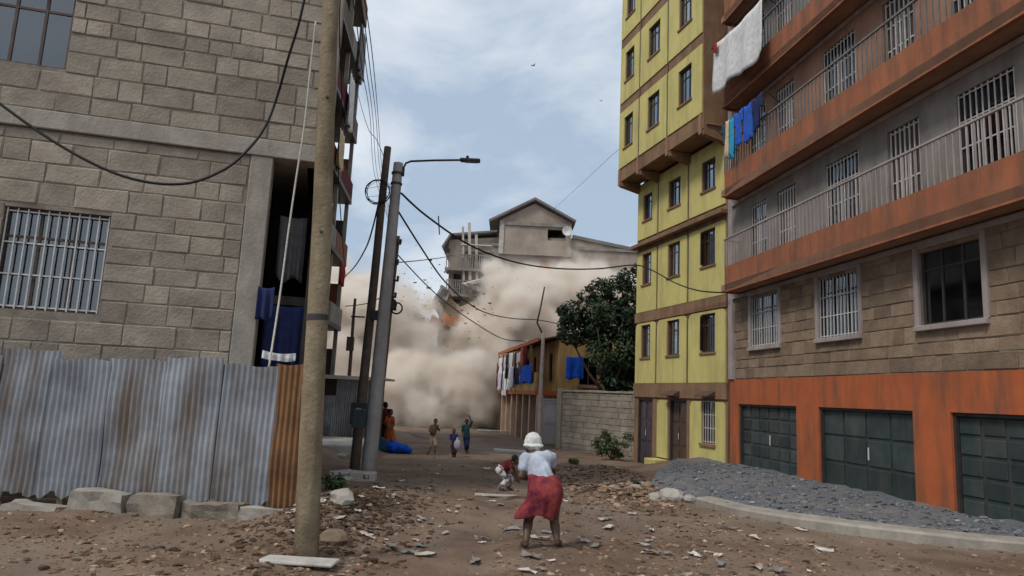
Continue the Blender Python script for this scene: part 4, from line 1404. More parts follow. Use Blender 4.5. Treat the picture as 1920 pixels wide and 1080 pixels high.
d_ = obj('door', MB().box(1.205, 2.195, 0.1, 0.15, 0, 1.995), 'dark_wood', hou)
d_.matrix_local = ML
b_ = obj('band', MB().box(0.0, 8.2, -0.1, -0.003, 2.28, 2.5), 'rust_red', hou)
b_.matrix_local = ML


def hloc(x, y, z):
    c, s = math.cos(HT), math.sin(HT)
    return Vector((B.x + x * c - y * s, B.y + x * s + y * c, z - 0.5))


G4 = 'washing along the laundry house balcony'
wash = [(0.3, 1.7, 4.3, 1.6, 'maroon_cloth', 'shirt', 'dark maroon shirt at the far end of the house balcony'),
        (1.7, 3.2, 4.5, 1.2, 'white_cloth', 'shirt', 'white shirt high at the far end of the house balcony'),
        (1.9, 3.3, 3.2, 1.5, 'lilac_cloth', 'trousers', 'lilac trousers hanging low at the far end of the house balcony'),
        (3.3, 4.8, 4.5, 1.7, 'lilac_cloth', 'shirt', 'pale lilac shirt second on the house balcony'),
        (3.6, 4.8, 3.25, 2.0, 'white_cloth', 'trousers', 'long white trousers hanging lowest over the house balcony parapet'),
        (4.9, 5.7, 4.6, 1.4, 'dark_cloth', 'shirt', 'black shirt in the middle of the house balcony'),
        (5.2, 6.4, 3.4, 1.7, 'white_cloth', 'trousers', 'white trousers hanging over the house balcony parapet under the black shirt'),
        (5.9, 7.2, 4.6, 1.5, 'white_cloth', 'shirt', 'white shirt in the middle of the house balcony'),
        (6.8, 8.0, 3.4, 1.6, 'lilac_cloth', 'trousers', 'pale trousers right of the white ones on the house balcony'),
        (7.4, 8.3, 4.6, 1.4, 'maroon_cloth', 'shirt', 'maroon shirt left of the blue tarpaulin on the house balcony'),
        (8.4, 9.4, 4.5, 1.3, 'white_cloth', 'shirt', 'short white shirt nearest the blue tarpaulin on the house balcony'),
        (8.6, 9.5, 3.3, 1.2, 'navy_cloth', 'trousers', 'navy trousers hanging below the short white shirt'),
        (9.7, 12.7, 3.75, 0.85, 'royal_tarp', 'sheet', 'wide blue tarpaulin draped along the house balcony rail'),
        (9.7, 10.5, 4.7, 0.9, 'orange_cloth', 'shirt', 'rust orange shirt hanging near the house corner'),
        (11.0, 11.8, 4.7, 0.9, 'maroon_cloth', 'trousers', 'dark red trousers hanging near the house corner')]
for i, (x0, x1, zt, dr, m, shp, lab) in enumerate(wash):
    yy = -1.15 - 0.06 * (i % 3)
    if zt < 3.5:
        zt, dr = zt + 0.4, dr * 0.72
    cloth('garment', lab, 'laundry', hloc(x0, yy, zt), hloc(x1, yy, zt), dr, m, G4, 0.06, 3, seed=i + 20, shape=shp)
pA = at(1062, 668, 32.3)
pB = at(1095, 668, 32.3)
cloth('tarpaulin', 'bright blue sheet hanging from the house side wall beside the tree', 'cloth', pA, pB, 1.02, 'royal_tarp', None, 0.06, 2, seed=31)

# gate and boundary wall
gp = at(1034, 832, 31.8)
gat = thing('gate', 'pale grey sheet metal gate left of the block boundary wall', 'gate', (gp.x, gp.y, -0.45), -0.15)
obj('gate_leaf', MB().box(-0.40, 0.42, -0.02, 0.02, 0.08, 2.0), 'gate_paint', gat)
gfm = MB()
gfm.box(-0.47, -0.402, -0.05, 0.05, -0.2, 2.1)
gfm.box(0.422, 0.49, -0.05, 0.05, -0.2, 2.1)
gfm.box(-0.40, 0.42, -0.045, 0.045, 2.02, 2.09)
obj('gate_frame', gfm, 'gate_paint', gat)
for zz in (0.1, 1.0, 1.9):
    obj('gate_rail', MB().box(-0.39, 0.41, -0.05, -0.021, zz, zz + 0.06), 'gate_paint', gat)
obj('handle', MB().tube([(0.3, -0.09, 1.1), (0.3, -0.09, 1.3)], 0.02, 6), 'dark_steel', gat)

W0 = Vector((2.45, 31.0, -0.5))
W1 = Vector((5.35, 26.55, -0.5))
wd_ = W1 - W0
WLn = wd_.length
wal = thing('boundary_wall', 'grey block boundary wall between the gate and the yellow building', 'wall', W0, math.atan2(wd_.y, wd_.x))
obj('mortar_bed', MB().box(0, WLn, 0.03, 0.2, -0.4, 2.48), 'mortar', wal)
lay_blocks(wal, 'wall_stone', 0.0, WLn, -0.1, 2.46, 0.0, 0.46, 0.232, depth=0.08)
for i in range(6):
    x0 = i * WLn / 6
    bevel(obj('coping', MB().box(x0 + 0.006, x0 + WLn / 6 - 0.006, -0.05, 0.24, 2.485, 2.56 + 0.012 * (i % 3)), 'concrete', wal), 0.01)
bevel(obj('gate_pier', MB().box(-0.34, -0.004, -0.06, 0.28, -0.4, 2.62), 'wall_stone', wal), 0.02)


# ------------------------------------------------------------------ tree and bush
def leaves(name, blobs, count, size, m, parent, seed, inner=0.45, dark=(0.5, 1.35)):
    r = np.random.RandomState(seed)
    tot = sum(b[3] ** 2 for b in blobs)
    V, Fq, T = [], [], []
    for cx, cy, cz, rad in blobs:
        k = int(count * rad ** 2 / tot)
        dirs = r.normal(size=(k, 3))
        dirs /= np.linalg.norm(dirs, axis=1)[:, None]
        rr = rad * (inner + (1.06 - inner) * r.random_sample(k) ** 0.6)
        bt = r.uniform(dark[0], dark[1])
        for i in range(k):
            p = Vector((cx, cy, cz)) + Vector(dirs[i]) * rr[i]
            if noise.noise(p * 1.7) < -0.22:
                continue
            nrm = (Vector(dirs[i]) + Vector(r.normal(size=3)) * 0.55 + Vector((0, 0, 0.4))).normalized()
            u = nrm.orthogonal().normalized()
            u = Matrix.Rotation(r.uniform(0, 6.28), 3, nrm) @ u
            v = nrm.cross(u)
            s = size * r.uniform(0.6, 1.3)
            o = len(V)
            V += [p - u * s, p + v * s * 0.45 + nrm * s * 0.1, p + u * s * 1.05 - nrm * s * 0.2, p - v * s * 0.45 + nrm * s * 0.1]
            Fq.append((o, o + 1, o + 2, o + 3))
            b = bt * r.uniform(0.7, 1.3)
            T += [(b * r.uniform(0.85, 1.1), b, b * r.uniform(0.8, 1.05), 1)] * 4
    me = bpy.data.meshes.new(name)
    me.from_pydata([tuple(v) for v in V], [], Fq)
    ca = me.color_attributes.new('tone', 'FLOAT_COLOR', 'POINT')
    ca.data.foreach_set('color', np.array(T).ravel())
    return link(name, me, m, parent)


tc = at(1128, 640, 29.6)
tree = thing('tree', 'dense dark green tree behind the boundary wall beside the yellow building', 'tree', (tc.x + 0.3, tc.y, -0.5))
o0 = Vector((tc.x + 0.3, tc.y, -0.5))
tk = MB()
tk.tube([(0, 0, -0.2), (0.05, 0, 1.2), (-0.05, 0.05, 2.2), (0.05, 0, 3.0)], 0.2, 10, 0.13)
for a, h, rr in ((0.2, 2.2, 1.5), (1.7, 2.5, 1.2), (3.0, 2.3, 1.6), (4.2, 2.7, 1.3), (5.3, 2.4, 1.4)):
    p = Vector((0, 0, h))
    q = p + Vector((math.cos(a) * rr * .5, math.sin(a) * rr * .5, 1.0))
    tk.tube([p, q, p + Vector((math.cos(a) * rr, math.sin(a) * rr, 2.4))], 0.09, 7, 0.025)
tk.tube([(0.05, 0, 3.0), (0.1, 0, 4.4), (0.0, 0.1, 6.2)], 0.12, 8, 0.03)
obj('trunk', tk, 'bark', tree, smooth=True)
rb = random.Random(11)
blobs = []
for px, py, dy, r in [(1075, 590, 0, 0.75), (1068, 628, -.2, 0.55), (1100, 620, .3, 0.8), (1120, 590, -.3, 0.9), (1125, 545, .2, 0.7), (1155, 545, 0, 0.8),
                      (1180, 525, .4, 0.7), (1160, 600, -.5, 1.0), (1190, 580, 0, 1.0), (1135, 660, -.4, 1.0), (1175, 660, -.4, 1.1), (1140, 705, .1, 0.6), (1155, 715, -.2, 0.7), (1185, 715, 0, 0.9),
                      (1210, 640, .8, 1.2), (1220, 560, .8, 1.1), (1140, 620, 1.0, 1.2), (1180, 690, 1.0, 1.2), (1058, 610, .2, .45), (1098, 555, 0, .45)]:
    p = at(px, py, tc.y + dy) - o0
    blobs.append((p.x, p.y, p.z, r * 0.80))
    for _ in range(2):
        a = rb.uniform(0, 6.28)
        blobs.append((p.x + math.cos(a) * r * .7, p.y + rb.uniform(-.5, .5), p.z + math.sin(a) * r * .7, r * 0.34))
leaves('crown', blobs, 24000, 0.10, 'leaf', tree, 3)

bp_ = at(1148, 850, 26.2)
bush = thing('bush', 'low leafy bush growing against the boundary wall', 'bush', (bp_.x, bp_.y, ground_z(bp_.x, bp_.y) - 0.05))
st = MB()
blobs = []
for k in range(14):
    a = k * 2.4
    rr = 0.25 + 0.3 * rb.random()
    hgt = 0.45 + 0.55 * rb.random()
    e = Vector((math.cos(a) * rr * 1.3, math.sin(a) * rr * 0.7, hgt))
    st.tube([(0, 0, 0), e * 0.5 + Vector((0, 0, 0.12)), e], 0.018, 5, 0.008)
    blobs.append((e.x, e.y, e.z, 0.16 + 0.1 * rb.random()))
    blobs.append((e.x * .7, e.y * .7, e.z * .6, 0.2))
obj('stems', st, 'bark', bush)
leaves('foliage', blobs, 2600, 0.055, 'bush_leaf', bush, 9, inner=0.1)
# weeds on the dirt banks
for i, (px, py, Y, s) in enumerate([(1075, 868, 23, 0.22), (620, 905, 12.0, 0.3), (1190, 905, 15, 0.15)]):
    p = at(px, py, Y)
    p.z = ground_z(p.x, p.y)
    wv = thing('weed', ['low green weed on the dirt before the block wall', 'dark weeds on the bank between fence and lamp post', 'small weed on the bank before the yellow building'][i], 'weed', p)
    leaves('leaf_tuft', [(s * .5 * math.cos(k), s * .5 * math.sin(k), s * .4, s * .5) for k in range(5)], 260, 0.05, 'bush_leaf', wv, 30 + i, inner=0.1)

# ------------------------------------------------------------------ gabled block behind the dust
BY = 54.0


def P(px, py, Y=BY):
    return at(px, py, Y)


gx0, gx1 = P(842, 500).x, 10.5
bk = thing('gabled_block', 'tall tan block with a gabled roof room sinking into the dust cloud', 'building', (0, BY, -0.5))
zroofL = P(880, 440).z + 0.5
zr1, zr2 = P(1072, 441).z + 0.5, P(1190, 464).z + 0.5
fx = [(842, 0), (930, 0), (1075, 0), (1190, 0)]
bh = []
for py in (478, 522, 560, 620, 680):
    zc = P(856, py).z + 0.5
    bh.append((P(850, py).x, P(864, py).x, zc - 0.75, zc + 0.75))
for px in (905, 960, 1015, 1110, 1150):
    for py in (545, 610, 670):
        zc = P(px, py).z + 0.5
        bh.append((P(px - 8, py).x, P(px + 8, py).x, zc - 0.6, zc + 0.6))
zmid = P(935, 470).z + 0.5
bz = sorted(set(bh))
obj('wall', MB().wall(gx0, gx1, -0.5, zmid, 0, 0.3, [h for h in bz if h[3] < zmid]), 'tan_masonry', bk)
# parapet with stepped and sloping top
xl, xm, xr = P(842, 450).x, P(932, 440).x, P(1074, 440).x
obj('parapet', MB().prism([(xl, zmid + .002), (gx1, zmid + .002), (gx1, P(1190, 470).z + 0.3), (xr, P(1074, 447).z + 0.5), (xm, P(932, 445).z + 0.5), (xl, P(848, 450).z + 0.5)], 0.0, 0.3), 'tan_masonry', bk)
obj('coping', MB().prism([(xr, P(1074, 447).z + 0.5), (gx1, P(1190, 470).z + 0.3), (gx1, P(1190, 470).z + 0.55), (xr, P(1074, 441).z + 0.5)], -0.15, 0.4), 'roof_sheet', bk)
obj('coping', MB().prism([(P(832, 466).x, P(832, 466).z + 0.5), (P(846, 444).x, P(846, 444).z + 0.5), (xm, P(932, 437).z + 0.5), (xm, P(932, 434).z + 0.5), (P(845, 440).x, P(845, 440).z + 0.5), (P(829, 464).x, P(829, 464).z + 0.5)], -0.5, 6.0), 'roof_sheet', bk)
for py in (462, 505):
    zz = P(1000, py).z + 0.5
    obj('band', MB().box(P(880, py).x, gx1, -0.12, -0.003, zz - 0.12, zz + 0.12), 'grey_plaster', bk)
obj('wall', MB().box(gx0, gx0 + 0.3, 0.302, 9, -0.5, zmid), 'grey_plaster', bk)
obj('wall', MB().box(gx1 - 0.3, gx1, 0.302, 9, -0.5, zmid), 'tan_masonry', bk)
obj('interior', MB().box(gx0 + 0.35, gx1 - 0.4, 1.2, 8.8, -0.5, zmid - 0.2), 'dark_interior', bk)
for a, b_, z0, z1 in bz:
    if z1 < zmid:
        window(bk, a, b_, z0, z1, 0.1, 'dark_steel', 2, False, None, glass='glass_dark', fw=0.08)
# the gabled roof room
gl, gr, gb = P(936, 455).x, P(1070, 455).x, zmid - 0.3
gtop = P(1003, 384).z + 0.5
gel, ger = P(936, 414).z + 0.5, P(1070, 420).z + 0.5
ho = rect(P(1026, 450).x, P(1060, 450).x, P(1040, 453).z + 0.5, P(1040, 432).z + 0.5)
rm = obj('roof_room', MB().prism([(gl, gb), (gr, gb), (gr, ger), (P(1003, 380).x, gtop), (gl, gel)], -0.35, -0.05, [ho]), 'tan_masonry', bk)
obj('room_side', MB().box(gl, gl + 0.3, -0.048, 6, gb, gel), 'pale_concrete', rm)
obj('room_side', MB().box(gr - 0.3, gr, -0.048, 6, gb, ger), 'grey_plaster', rm)
obj('room_back', MB().box(gl + 0.3, gr - 0.3, 1.5, 1.8, gb, gel - .2), 'dark_interior', rm)
obj('corner_post', MB().box(gl - 0.02, gl + 0.35, -0.42, -0.352, gb, gel - 0.1), 'pale_concrete', rm)
obj('band', MB().box(gl + .4, gr, -0.47, -0.352, P(1000, 424).z + 0.4, P(1000, 424).z + 0.65), 'grey_plaster', rm)
ax_, az_ = P(1003, 380).x, P(1003, 379).z + 0.5
el = (P(918, 419).x, P(918, 419).z + 0.5)
er = (P(1078, 421).x, P(1078, 421).z + 0.5)
rr_ = obj('roof', MB().prism([el, (ax_, az_), er, (er[0] + 0.05, er[1] + 0.16), (ax_, az_ + 0.2), (el[0] - 0.05, el[1] + 0.16)], -0.75, 6.3), 'roof_sheet', rm)
dish = MB()
cx, cz = P(1062, 438).x, P(1062, 438).z + 0.5
n = 16
vs = [(cx, -0.75, cz)] + [(cx + 0.38 * math.cos(2 * PI * i / n), -0.9, cz + 0.38 * math.sin(2 * PI * i / n)) for i in range(n)]
dish.add(vs, [(0, i + 1, (i + 1) % n + 1) for i in range(n)])
o = obj('satellite_dish', dish, 'white_cloth', rm)
o.modifiers.new('s', 'SOLIDIFY').thickness = 0.04
obj('dish_arm', MB().bar((cx, -0.75, cz), (cx, -0.3, cz - 0.2), 0.06), 'dark_steel', o)
# masts and scaffold poles at the left
for px, y0, y1, w in ((822, 405, 440, 0.09), (868, 425, 560, 0.16), (880, 418, 560, 0.22), (893, 440, 560, 0.2)):
    p, q = P(px, y0, BY - 1.6), P(px + 2, y1, BY - 1.6)
    obj('mast' if y1 < 500 else 'balcony_column', MB().bar((p.x, -1.6, p.z + .5), (q.x, -1.6, q.z + .5), w), 'pale_concrete' if y1 > 500 else 'dark_steel', bk)
for py in (508, 556):
    zz = P(880, py, BY - 1).z + 0.5
    sl = obj('balcony', MB().box(P(838, py).x, P(932, py).x, -1.9, -0.003, zz - 0.15, zz + 0.05), 'grey_plaster', bk)
    g = MB()
    xa, xb = P(838, py).x + 0.1, P(928, py).x
    k = 22
    for i in range(k + 1):
        xx = xa + (xb - xa) * i / k
        g.box(xx - 0.035, xx + 0.035, -1.88, -1.82, zz + 0.052, zz + 1.05)
    g.box(xa - 0.05, xb + 0.05, -1.9, -1.8, zz + 1.052, zz + 1.12)
    obj('railing', g, 'grey_plaster', sl)
    obj('shade', MB().box(xa + 1, xb - 0.3, -1.75, -0.1, zz + 1.9, zz + 1.95), 'white_cloth', sl)
    obj('screen', MB().box(xa + 1.9, xb - 0.4, -0.35, -0.3, zz + 0.06, zz + 1.3), 'dark_interior', sl)
# cream lower building breaking up in front
zc = P(850, 562, 50.5).z + 0.5
cxl, cxr = P(821, 620, 50.5).x, P(1010, 600, 50.5).x
cr = thing('collapsing_building', 'cream building breaking apart in the middle of the dust cloud', 'building', (0, 50.5, -0.5))
zb1, zb2 = P(850, 668, 50.5).z + .5, P(850, 685, 50.5).z + .5
obj('wall', MB().prism([(cxl, -0.4), (cxr, -0.4), (cxr, zc - 2.2), (cxr - 1.2, zc - 1.4), (cxr - 2.4, zc - 1.7), (cxl + 3.2, zc - 0.5), (cxl + 2.4, zc - 0.1), (cxl + 1.5, zc - 0.5), (cxl + 0.8, zc + 0.1), (cxl, zc - 0.2)], 0, 0.3,
                       [rect(P(824, 700, 50.5).x + .1, P(830, 700, 50.5).x + .2, P(825, 712, 50.5).z + .5, P(825, 694, 50.5).z + .5)]), 'cream_plaster', cr)
obj('side_wall', MB().box(cxl, cxl + 0.3, 0.302, 3.0, -0.4, zc - 0.4), 'cream_plaster', cr)
obj('ledge', MB().box(cxl - 0.15, cxl + 4.5, -0.3, -0.003, zb1 - 0.08, zb1 + 0.08), 'brown_paint', cr)
obj('ledge', MB().box(cxl + 0.3, cxl + 3.5, -0.25, -0.003, zb2 - 0.08, zb2 + 0.08), 'brown_paint', cr)


def chunk(name, label, cat, px, py, Y, sx, sy, sz, rot, m):
    p = at(px, py, Y)
    bm = bmesh.new()
    bmesh.ops.create_cube(bm, size=1)
    bmesh.ops.subdivide_edges(bm, edges=bm.edges[:], cuts=3, use_grid_fill=True)
    for v in bm.verts:
        q = Vector((v.co.x * sx, v.co.y * sy, v.co.z * sz))
        nn = Vector((noise.noise(q * 1.3 + p), noise.noise(q * 1.3 + p * 2), noise.noise(q * 1.3 - p)))
        v.co = q + Vector((nn.x * sx, nn.y * sy, nn.z * sz)) * 0.32
    me = bpy.data.meshes.new(name)
    bm.to_mesh(me)
    bm.free()
    o = link(name, me, m)
    o.location = p
    o.rotation_euler = rot
    return tag(o, label, cat, 'debris falling from the collapse')


chunk('falling_slab', 'grey slab jutting left from the breaking corner above the dust', 'debris', 806, 575, 49.5, 1.3, 1.2, 0.35, (0.1, -0.1, 0.3), 'pole_concrete')
chunk('falling_beam', 'dark twisted beam falling below the grey slab', 'debris', 826, 590, 49.3, 0.35, 0.5, 1.9, (0.2, -0.45, 0), 'rust_red')
chunk('wall_fragment', 'orange brick wall fragment falling at the collapsing corner', 'debris', 845, 601, 49.3, 1.4, 0.4, 0.75, (0.1, 0.15, 0.2), 'brick_orange')
chunk('wall_fragment', 'smaller orange fragment left of the falling beam', 'debris', 815, 602, 49.0, 0.7, 0.4, 0.6, (0.4, 0.5, 0.2), 'brick_orange')
chunk('roof_fragment', 'dark roof piece standing up at the breaking corner', 'debris', 828, 558, 49.8, 0.9, 0.9, 1.2, (0.1, 0.5, 0.3), 'roof_sheet')
chunk('wall_fragment', 'red-brown wall fragment above the dust under the sloping parapet', 'debris', 1040, 512, 52.6, 2.2, 0.4, 1.2, (0.1, -0.2, 0.1), 'brick_orange')

chunk('roof_sheet', 'crumpled pale roof sheet tipping off the left balconies above the dust', 'debris', 905, 524, 51.6, 2.6, 0.8, 0.18, (0.2, -0.35, 0.2), 'pale_concrete')
chunk('floor_fragment', 'grey floor fragment sagging beneath the crumpled roof sheet', 'debris', 890, 540, 51.4, 1.8, 0.8, 0.3, (0.1, 0.3, 0.1), 'pole_concrete')
chunk('door_fragment', 'dark upright panel standing among the broken balconies', 'debris', 912, 545, 51.5, 0.7, 0.3, 1.1, (0.1, 0.15, 0.2), 'dark_steel')

frag = []
for _ in range(240):
    p = at(rng.gauss(850, 60), rng.gauss(560, 38), rng.uniform(45.5, 51))
    sz = 0.03 + 0.13 * rng.random() ** 3
    b = rng.uniform(0.3, 1.1)
    frag.append((p.x, p.y, p.z, sz, (b, b * 0.85, b * 0.75)))
tag(stone_cloud('flying_fragments', frag, 'rubble'), 'small fragments of masonry flying about the collapsing corner', 'debris', kind='stuff')

# ------------------------------------------------------------------ dust cloud
DB = [(800, 770, 47, 3.6), (860, 750, 47.5, 3.8), (745, 760, 46, 3.2), (905, 750, 47.5, 3.0), (700, 690, 49, 4.2), (655, 640, 49, 4.2), (735, 640, 48.5, 3.8), (770, 690, 47.5, 3.0),
      (850, 690, 49.6, 2.2), (925, 650, 48.8, 3.0), (960, 590, 50, 3.4), (1010, 560, 51.3, 3.0), (1075, 560, 51.5, 3.4), (1130, 560, 51.5, 2.8), (1030, 630, 50.5, 3.6), (1110, 620, 51, 3.6),
      (905, 605, 50.4, 2.0), (600, 680, 50, 4.2), (1090, 525, 52, 1.6), (755, 615, 50.5, 2.4), (690, 590, 50.5, 3.2), (640, 560, 52, 3.0), (940, 700, 48.6, 3.0), (850, 640, 51.2, 1.6), (985, 540, 52, 1.7)]
gt = bpy.data.node_groups.new('dust', 'GeometryNodeTree')
gt.interface.new_socket('Geometry', in_out='INPUT', socket_type='NodeSocketGeometry')
gt.interface.new_socket('Geometry', in_out='OUTPUT', socket_type='NodeSocketGeometry')
N, Lk = gt.nodes, gt.links
gin, gout = N.new('NodeGroupInput'), N.new('NodeGroupOutput')
pos = N.new('GeometryNodeInputPosition')


def nmath(op, a, b=None, c=None, clamp=False):
    n = N.new('ShaderNodeMath')
    n.operation = op
    n.use_clamp = clamp
    for i, v in enumerate((a, b, c)):
        if v is None:
            continue
        if isinstance(v, (int, float)):
            n.inputs[i].default_value = v
        else:
            Lk.new(v, n.inputs[i])
    return n.outputs[0]


def nnoise(scale, detail, rough, out='Fac', vec=None):
    n = N.new('ShaderNodeTexNoise')
    n.inputs['Scale'].default_value = scale
    n.inputs['Detail'].default_value = detail
    n.inputs['Roughness'].default_value = rough
    Lk.new(vec or pos.outputs[0], n.inputs['Vector'])
    return n.outputs[out]


acc = None
for px, py, Y, r in DB:
    c = at(px, py, Y)
    d = N.new('ShaderNodeVectorMath')
    d.operation = 'DISTANCE'
    Lk.new(pos.outputs[0], d.inputs[0])
    d.inputs[1].default_value = c
    v = nmath('MULTIPLY_ADD', d.outputs['Value'], -1.0 / r, 1.0)
    if acc is None:
        acc = v
    else:
        n = N.new('ShaderNodeMath')
        n.operation = 'SMOOTH_MAX'
        Lk.new(acc, n.inputs[0])
        Lk.new(v, n.inputs[1])
        n.inputs[2].default_value = 0.12
        acc = n.outputs[0]
n1 = nnoise(0.28, 8, 0.58)
vor = N.new('ShaderNodeTexVoronoi')
vor.feature = 'SMOOTH_F1'
vor.inputs['Scale'].default_value = 0.42
vor.inputs['Smoothness'].default_value = 0.35
Lk.new(pos.outputs[0], vor.inputs['Vector'])
billow = nmath('MULTIPLY_ADD', vor.outputs['Distance'], -0.7, 0.40)
sh = nmath('MULTIPLY_ADD', n1, 2.3, -1.2)
tot = nmath('ADD', nmath('ADD', acc, sh), billow)
fine_n = nnoise(1.1, 5, 0.65)
tot = nmath('ADD', tot, nmath('MULTIPLY_ADD', fine_n, 0.5, -0.25))
hz = nmath('MULTIPLY', nmath('ADD', nmath('ADD', acc, 0.45), sh, clamp=True), 0.085)
den = nmath('MULTIPLY', nmath('POWER', nmath('MULTIPLY_ADD', tot, 2.1, 0.12, clamp=True), 1.7), 2.4)
den = nmath('ADD', den, hz)
vc = N.new('GeometryNodeVolumeCube')
Lk.new(den, vc.inputs['Density'])
DMIN, DMAX = Vector((-19.0, 42.6, -0.55)), Vector((10.5, 55.5, 14.5))
vc.inputs['Min'].default_value = DMIN
vc.inputs['Max'].default_value = DMAX
vc.inputs['Resolution X'].default_value = 236
vc.inputs['Resolution Y'].default_value = 104
vc.inputs['Resolution Z'].default_value = 120
smt = N.new('GeometryNodeSetMaterial')
dm = bpy.data.materials.new('dust')
dm.use_nodes = True
dn, dl = dm.node_tree.nodes, dm.node_tree.links
dn.clear()
do = dn.new('ShaderNodeOutputMaterial')
dv = dn.new('ShaderNodeVolumePrincipled')
dv.inputs['Color'].default_value = (0.972, 0.922, 0.858, 1)
dv.inputs['Anisotropy'].default_value = 0.0
dv.inputs['Density'].default_value = 1.0
dl.new(dv.outputs[0], do.inputs['Volume'])
smt.inputs['Material'].default_value = dm
Lk.new(vc.outputs[0], smt.inputs[0])
Lk.new(smt.outputs[0], gout.inputs[0])
db = MB().box(DMIN.x, DMAX.x, DMIN.y, DMAX.y, DMIN.z, DMAX.z)
dust = bpy.data.objects.new('dust_cloud', db.mesh('dust_cloud'))
dust.data.materials.append(dm)
COL.objects.link(dust)
gm = dust.modifiers.new('dust', 'NODES')
gm.node_group = gt
tag(dust, 'billowing tan dust cloud rolling out of the collapsing building', 'dust cloud', kind='stuff')


# ------------------------------------------------------------------ people
def to_mesh_voxel(mb, voxel, smooth_it=4, name='body', fold=0.0, fscale=10):
    me = mb.mesh(name + '_tmp')
    o = bpy.data.objects.new(name + '_tmp', me)
    COL.objects.link(o)
    r = o.modifiers.new('r', 'REMESH')
    r.mode = 'VOXEL'
    r.voxel_size = voxel
    r.use_smooth_shade = True
    s = o.modifiers.new('s', 'SMOOTH')
    s.iterations = smooth_it
    s.factor = 0.5
    dg = bpy.context.evaluated_depsgraph_get()
    out = bpy.data.meshes.new_from_object(o.evaluated_get(dg))
    out.name = name
    bpy.data.objects.remove(o)
    bpy.data.meshes.remove(me)
    if fold:
        out.update()
        nor = [v.normal.copy() for v in out.vertices]
        for v, nn in zip(out.vertices, nor):
            q = Vector((v.co.x * fscale, v.co.y * fscale, v.co.z * fscale * 0.35))
            v.co += nn * fold * noise.noise(q)
    out.polygons.foreach_set('use_smooth', [True] * len(out.polygons))
    return out


def ball(mb, p, r, sc=(1, 1, 1)):
    bm = bmesh.new()
    bmesh.ops.create_icosphere(bm, subdivisions=2, radius=1)
    vs = [Vector((v.co.x * r * sc[0], v.co.y * r * sc[1], v.co.z * r * sc[2])) + Vector(p) for v in bm.verts]
    fs = [tuple(v.index for v in f.verts) for f in bm.faces]
    bm.free()
    mb.add(vs, fs)


def cap(mb, a, b, ra, rb):
    ball(mb, a, ra)
    ball(mb, b, rb)
    mb.tube([a, b], ra, 12, rb)


def hand(mb, wrist, fwd, side, s):
    """palm and five curled fingers"""
    fwd, side = fwd.normalized(), side.normalized()
    up_ = fwd.cross(side).normalized()
    palm = wrist + fwd * 0.05 * s
    cap(mb, wrist + fwd * 0.01 * s, palm + fwd * 0.03 * s, 0.024 * s, 0.030 * s)
    for i, ln in enumerate((0.065, 0.075, 0.07, 0.055)):
        base = palm + fwd * 0.04 * s + side * (0.027 - 0.018 * i) * s
        mid = base + fwd * ln * 0.5 * s - up_ * 0.008 * s
        tip = mid + (fwd * 0.7 - up_ * 0.7).normalized() * ln * 0.5 * s
        cap(mb, base, mid, 0.0085 * s, 0.008 * s)
        cap(mb, mid, tip, 0.008 * s, 0.007 * s)
    tb = wrist + fwd * 0.025 * s + side * 0.03 * s
    tm = tb + (fwd * 0.6 + side).normalized() * 0.035 * s
    cap(mb, tb, tm, 0.011 * s, 0.009 * s)
    cap(mb, tm, tm + (fwd - up_ * 0.4).normalized() * 0.03 * s, 0.009 * s, 0.008 * s)


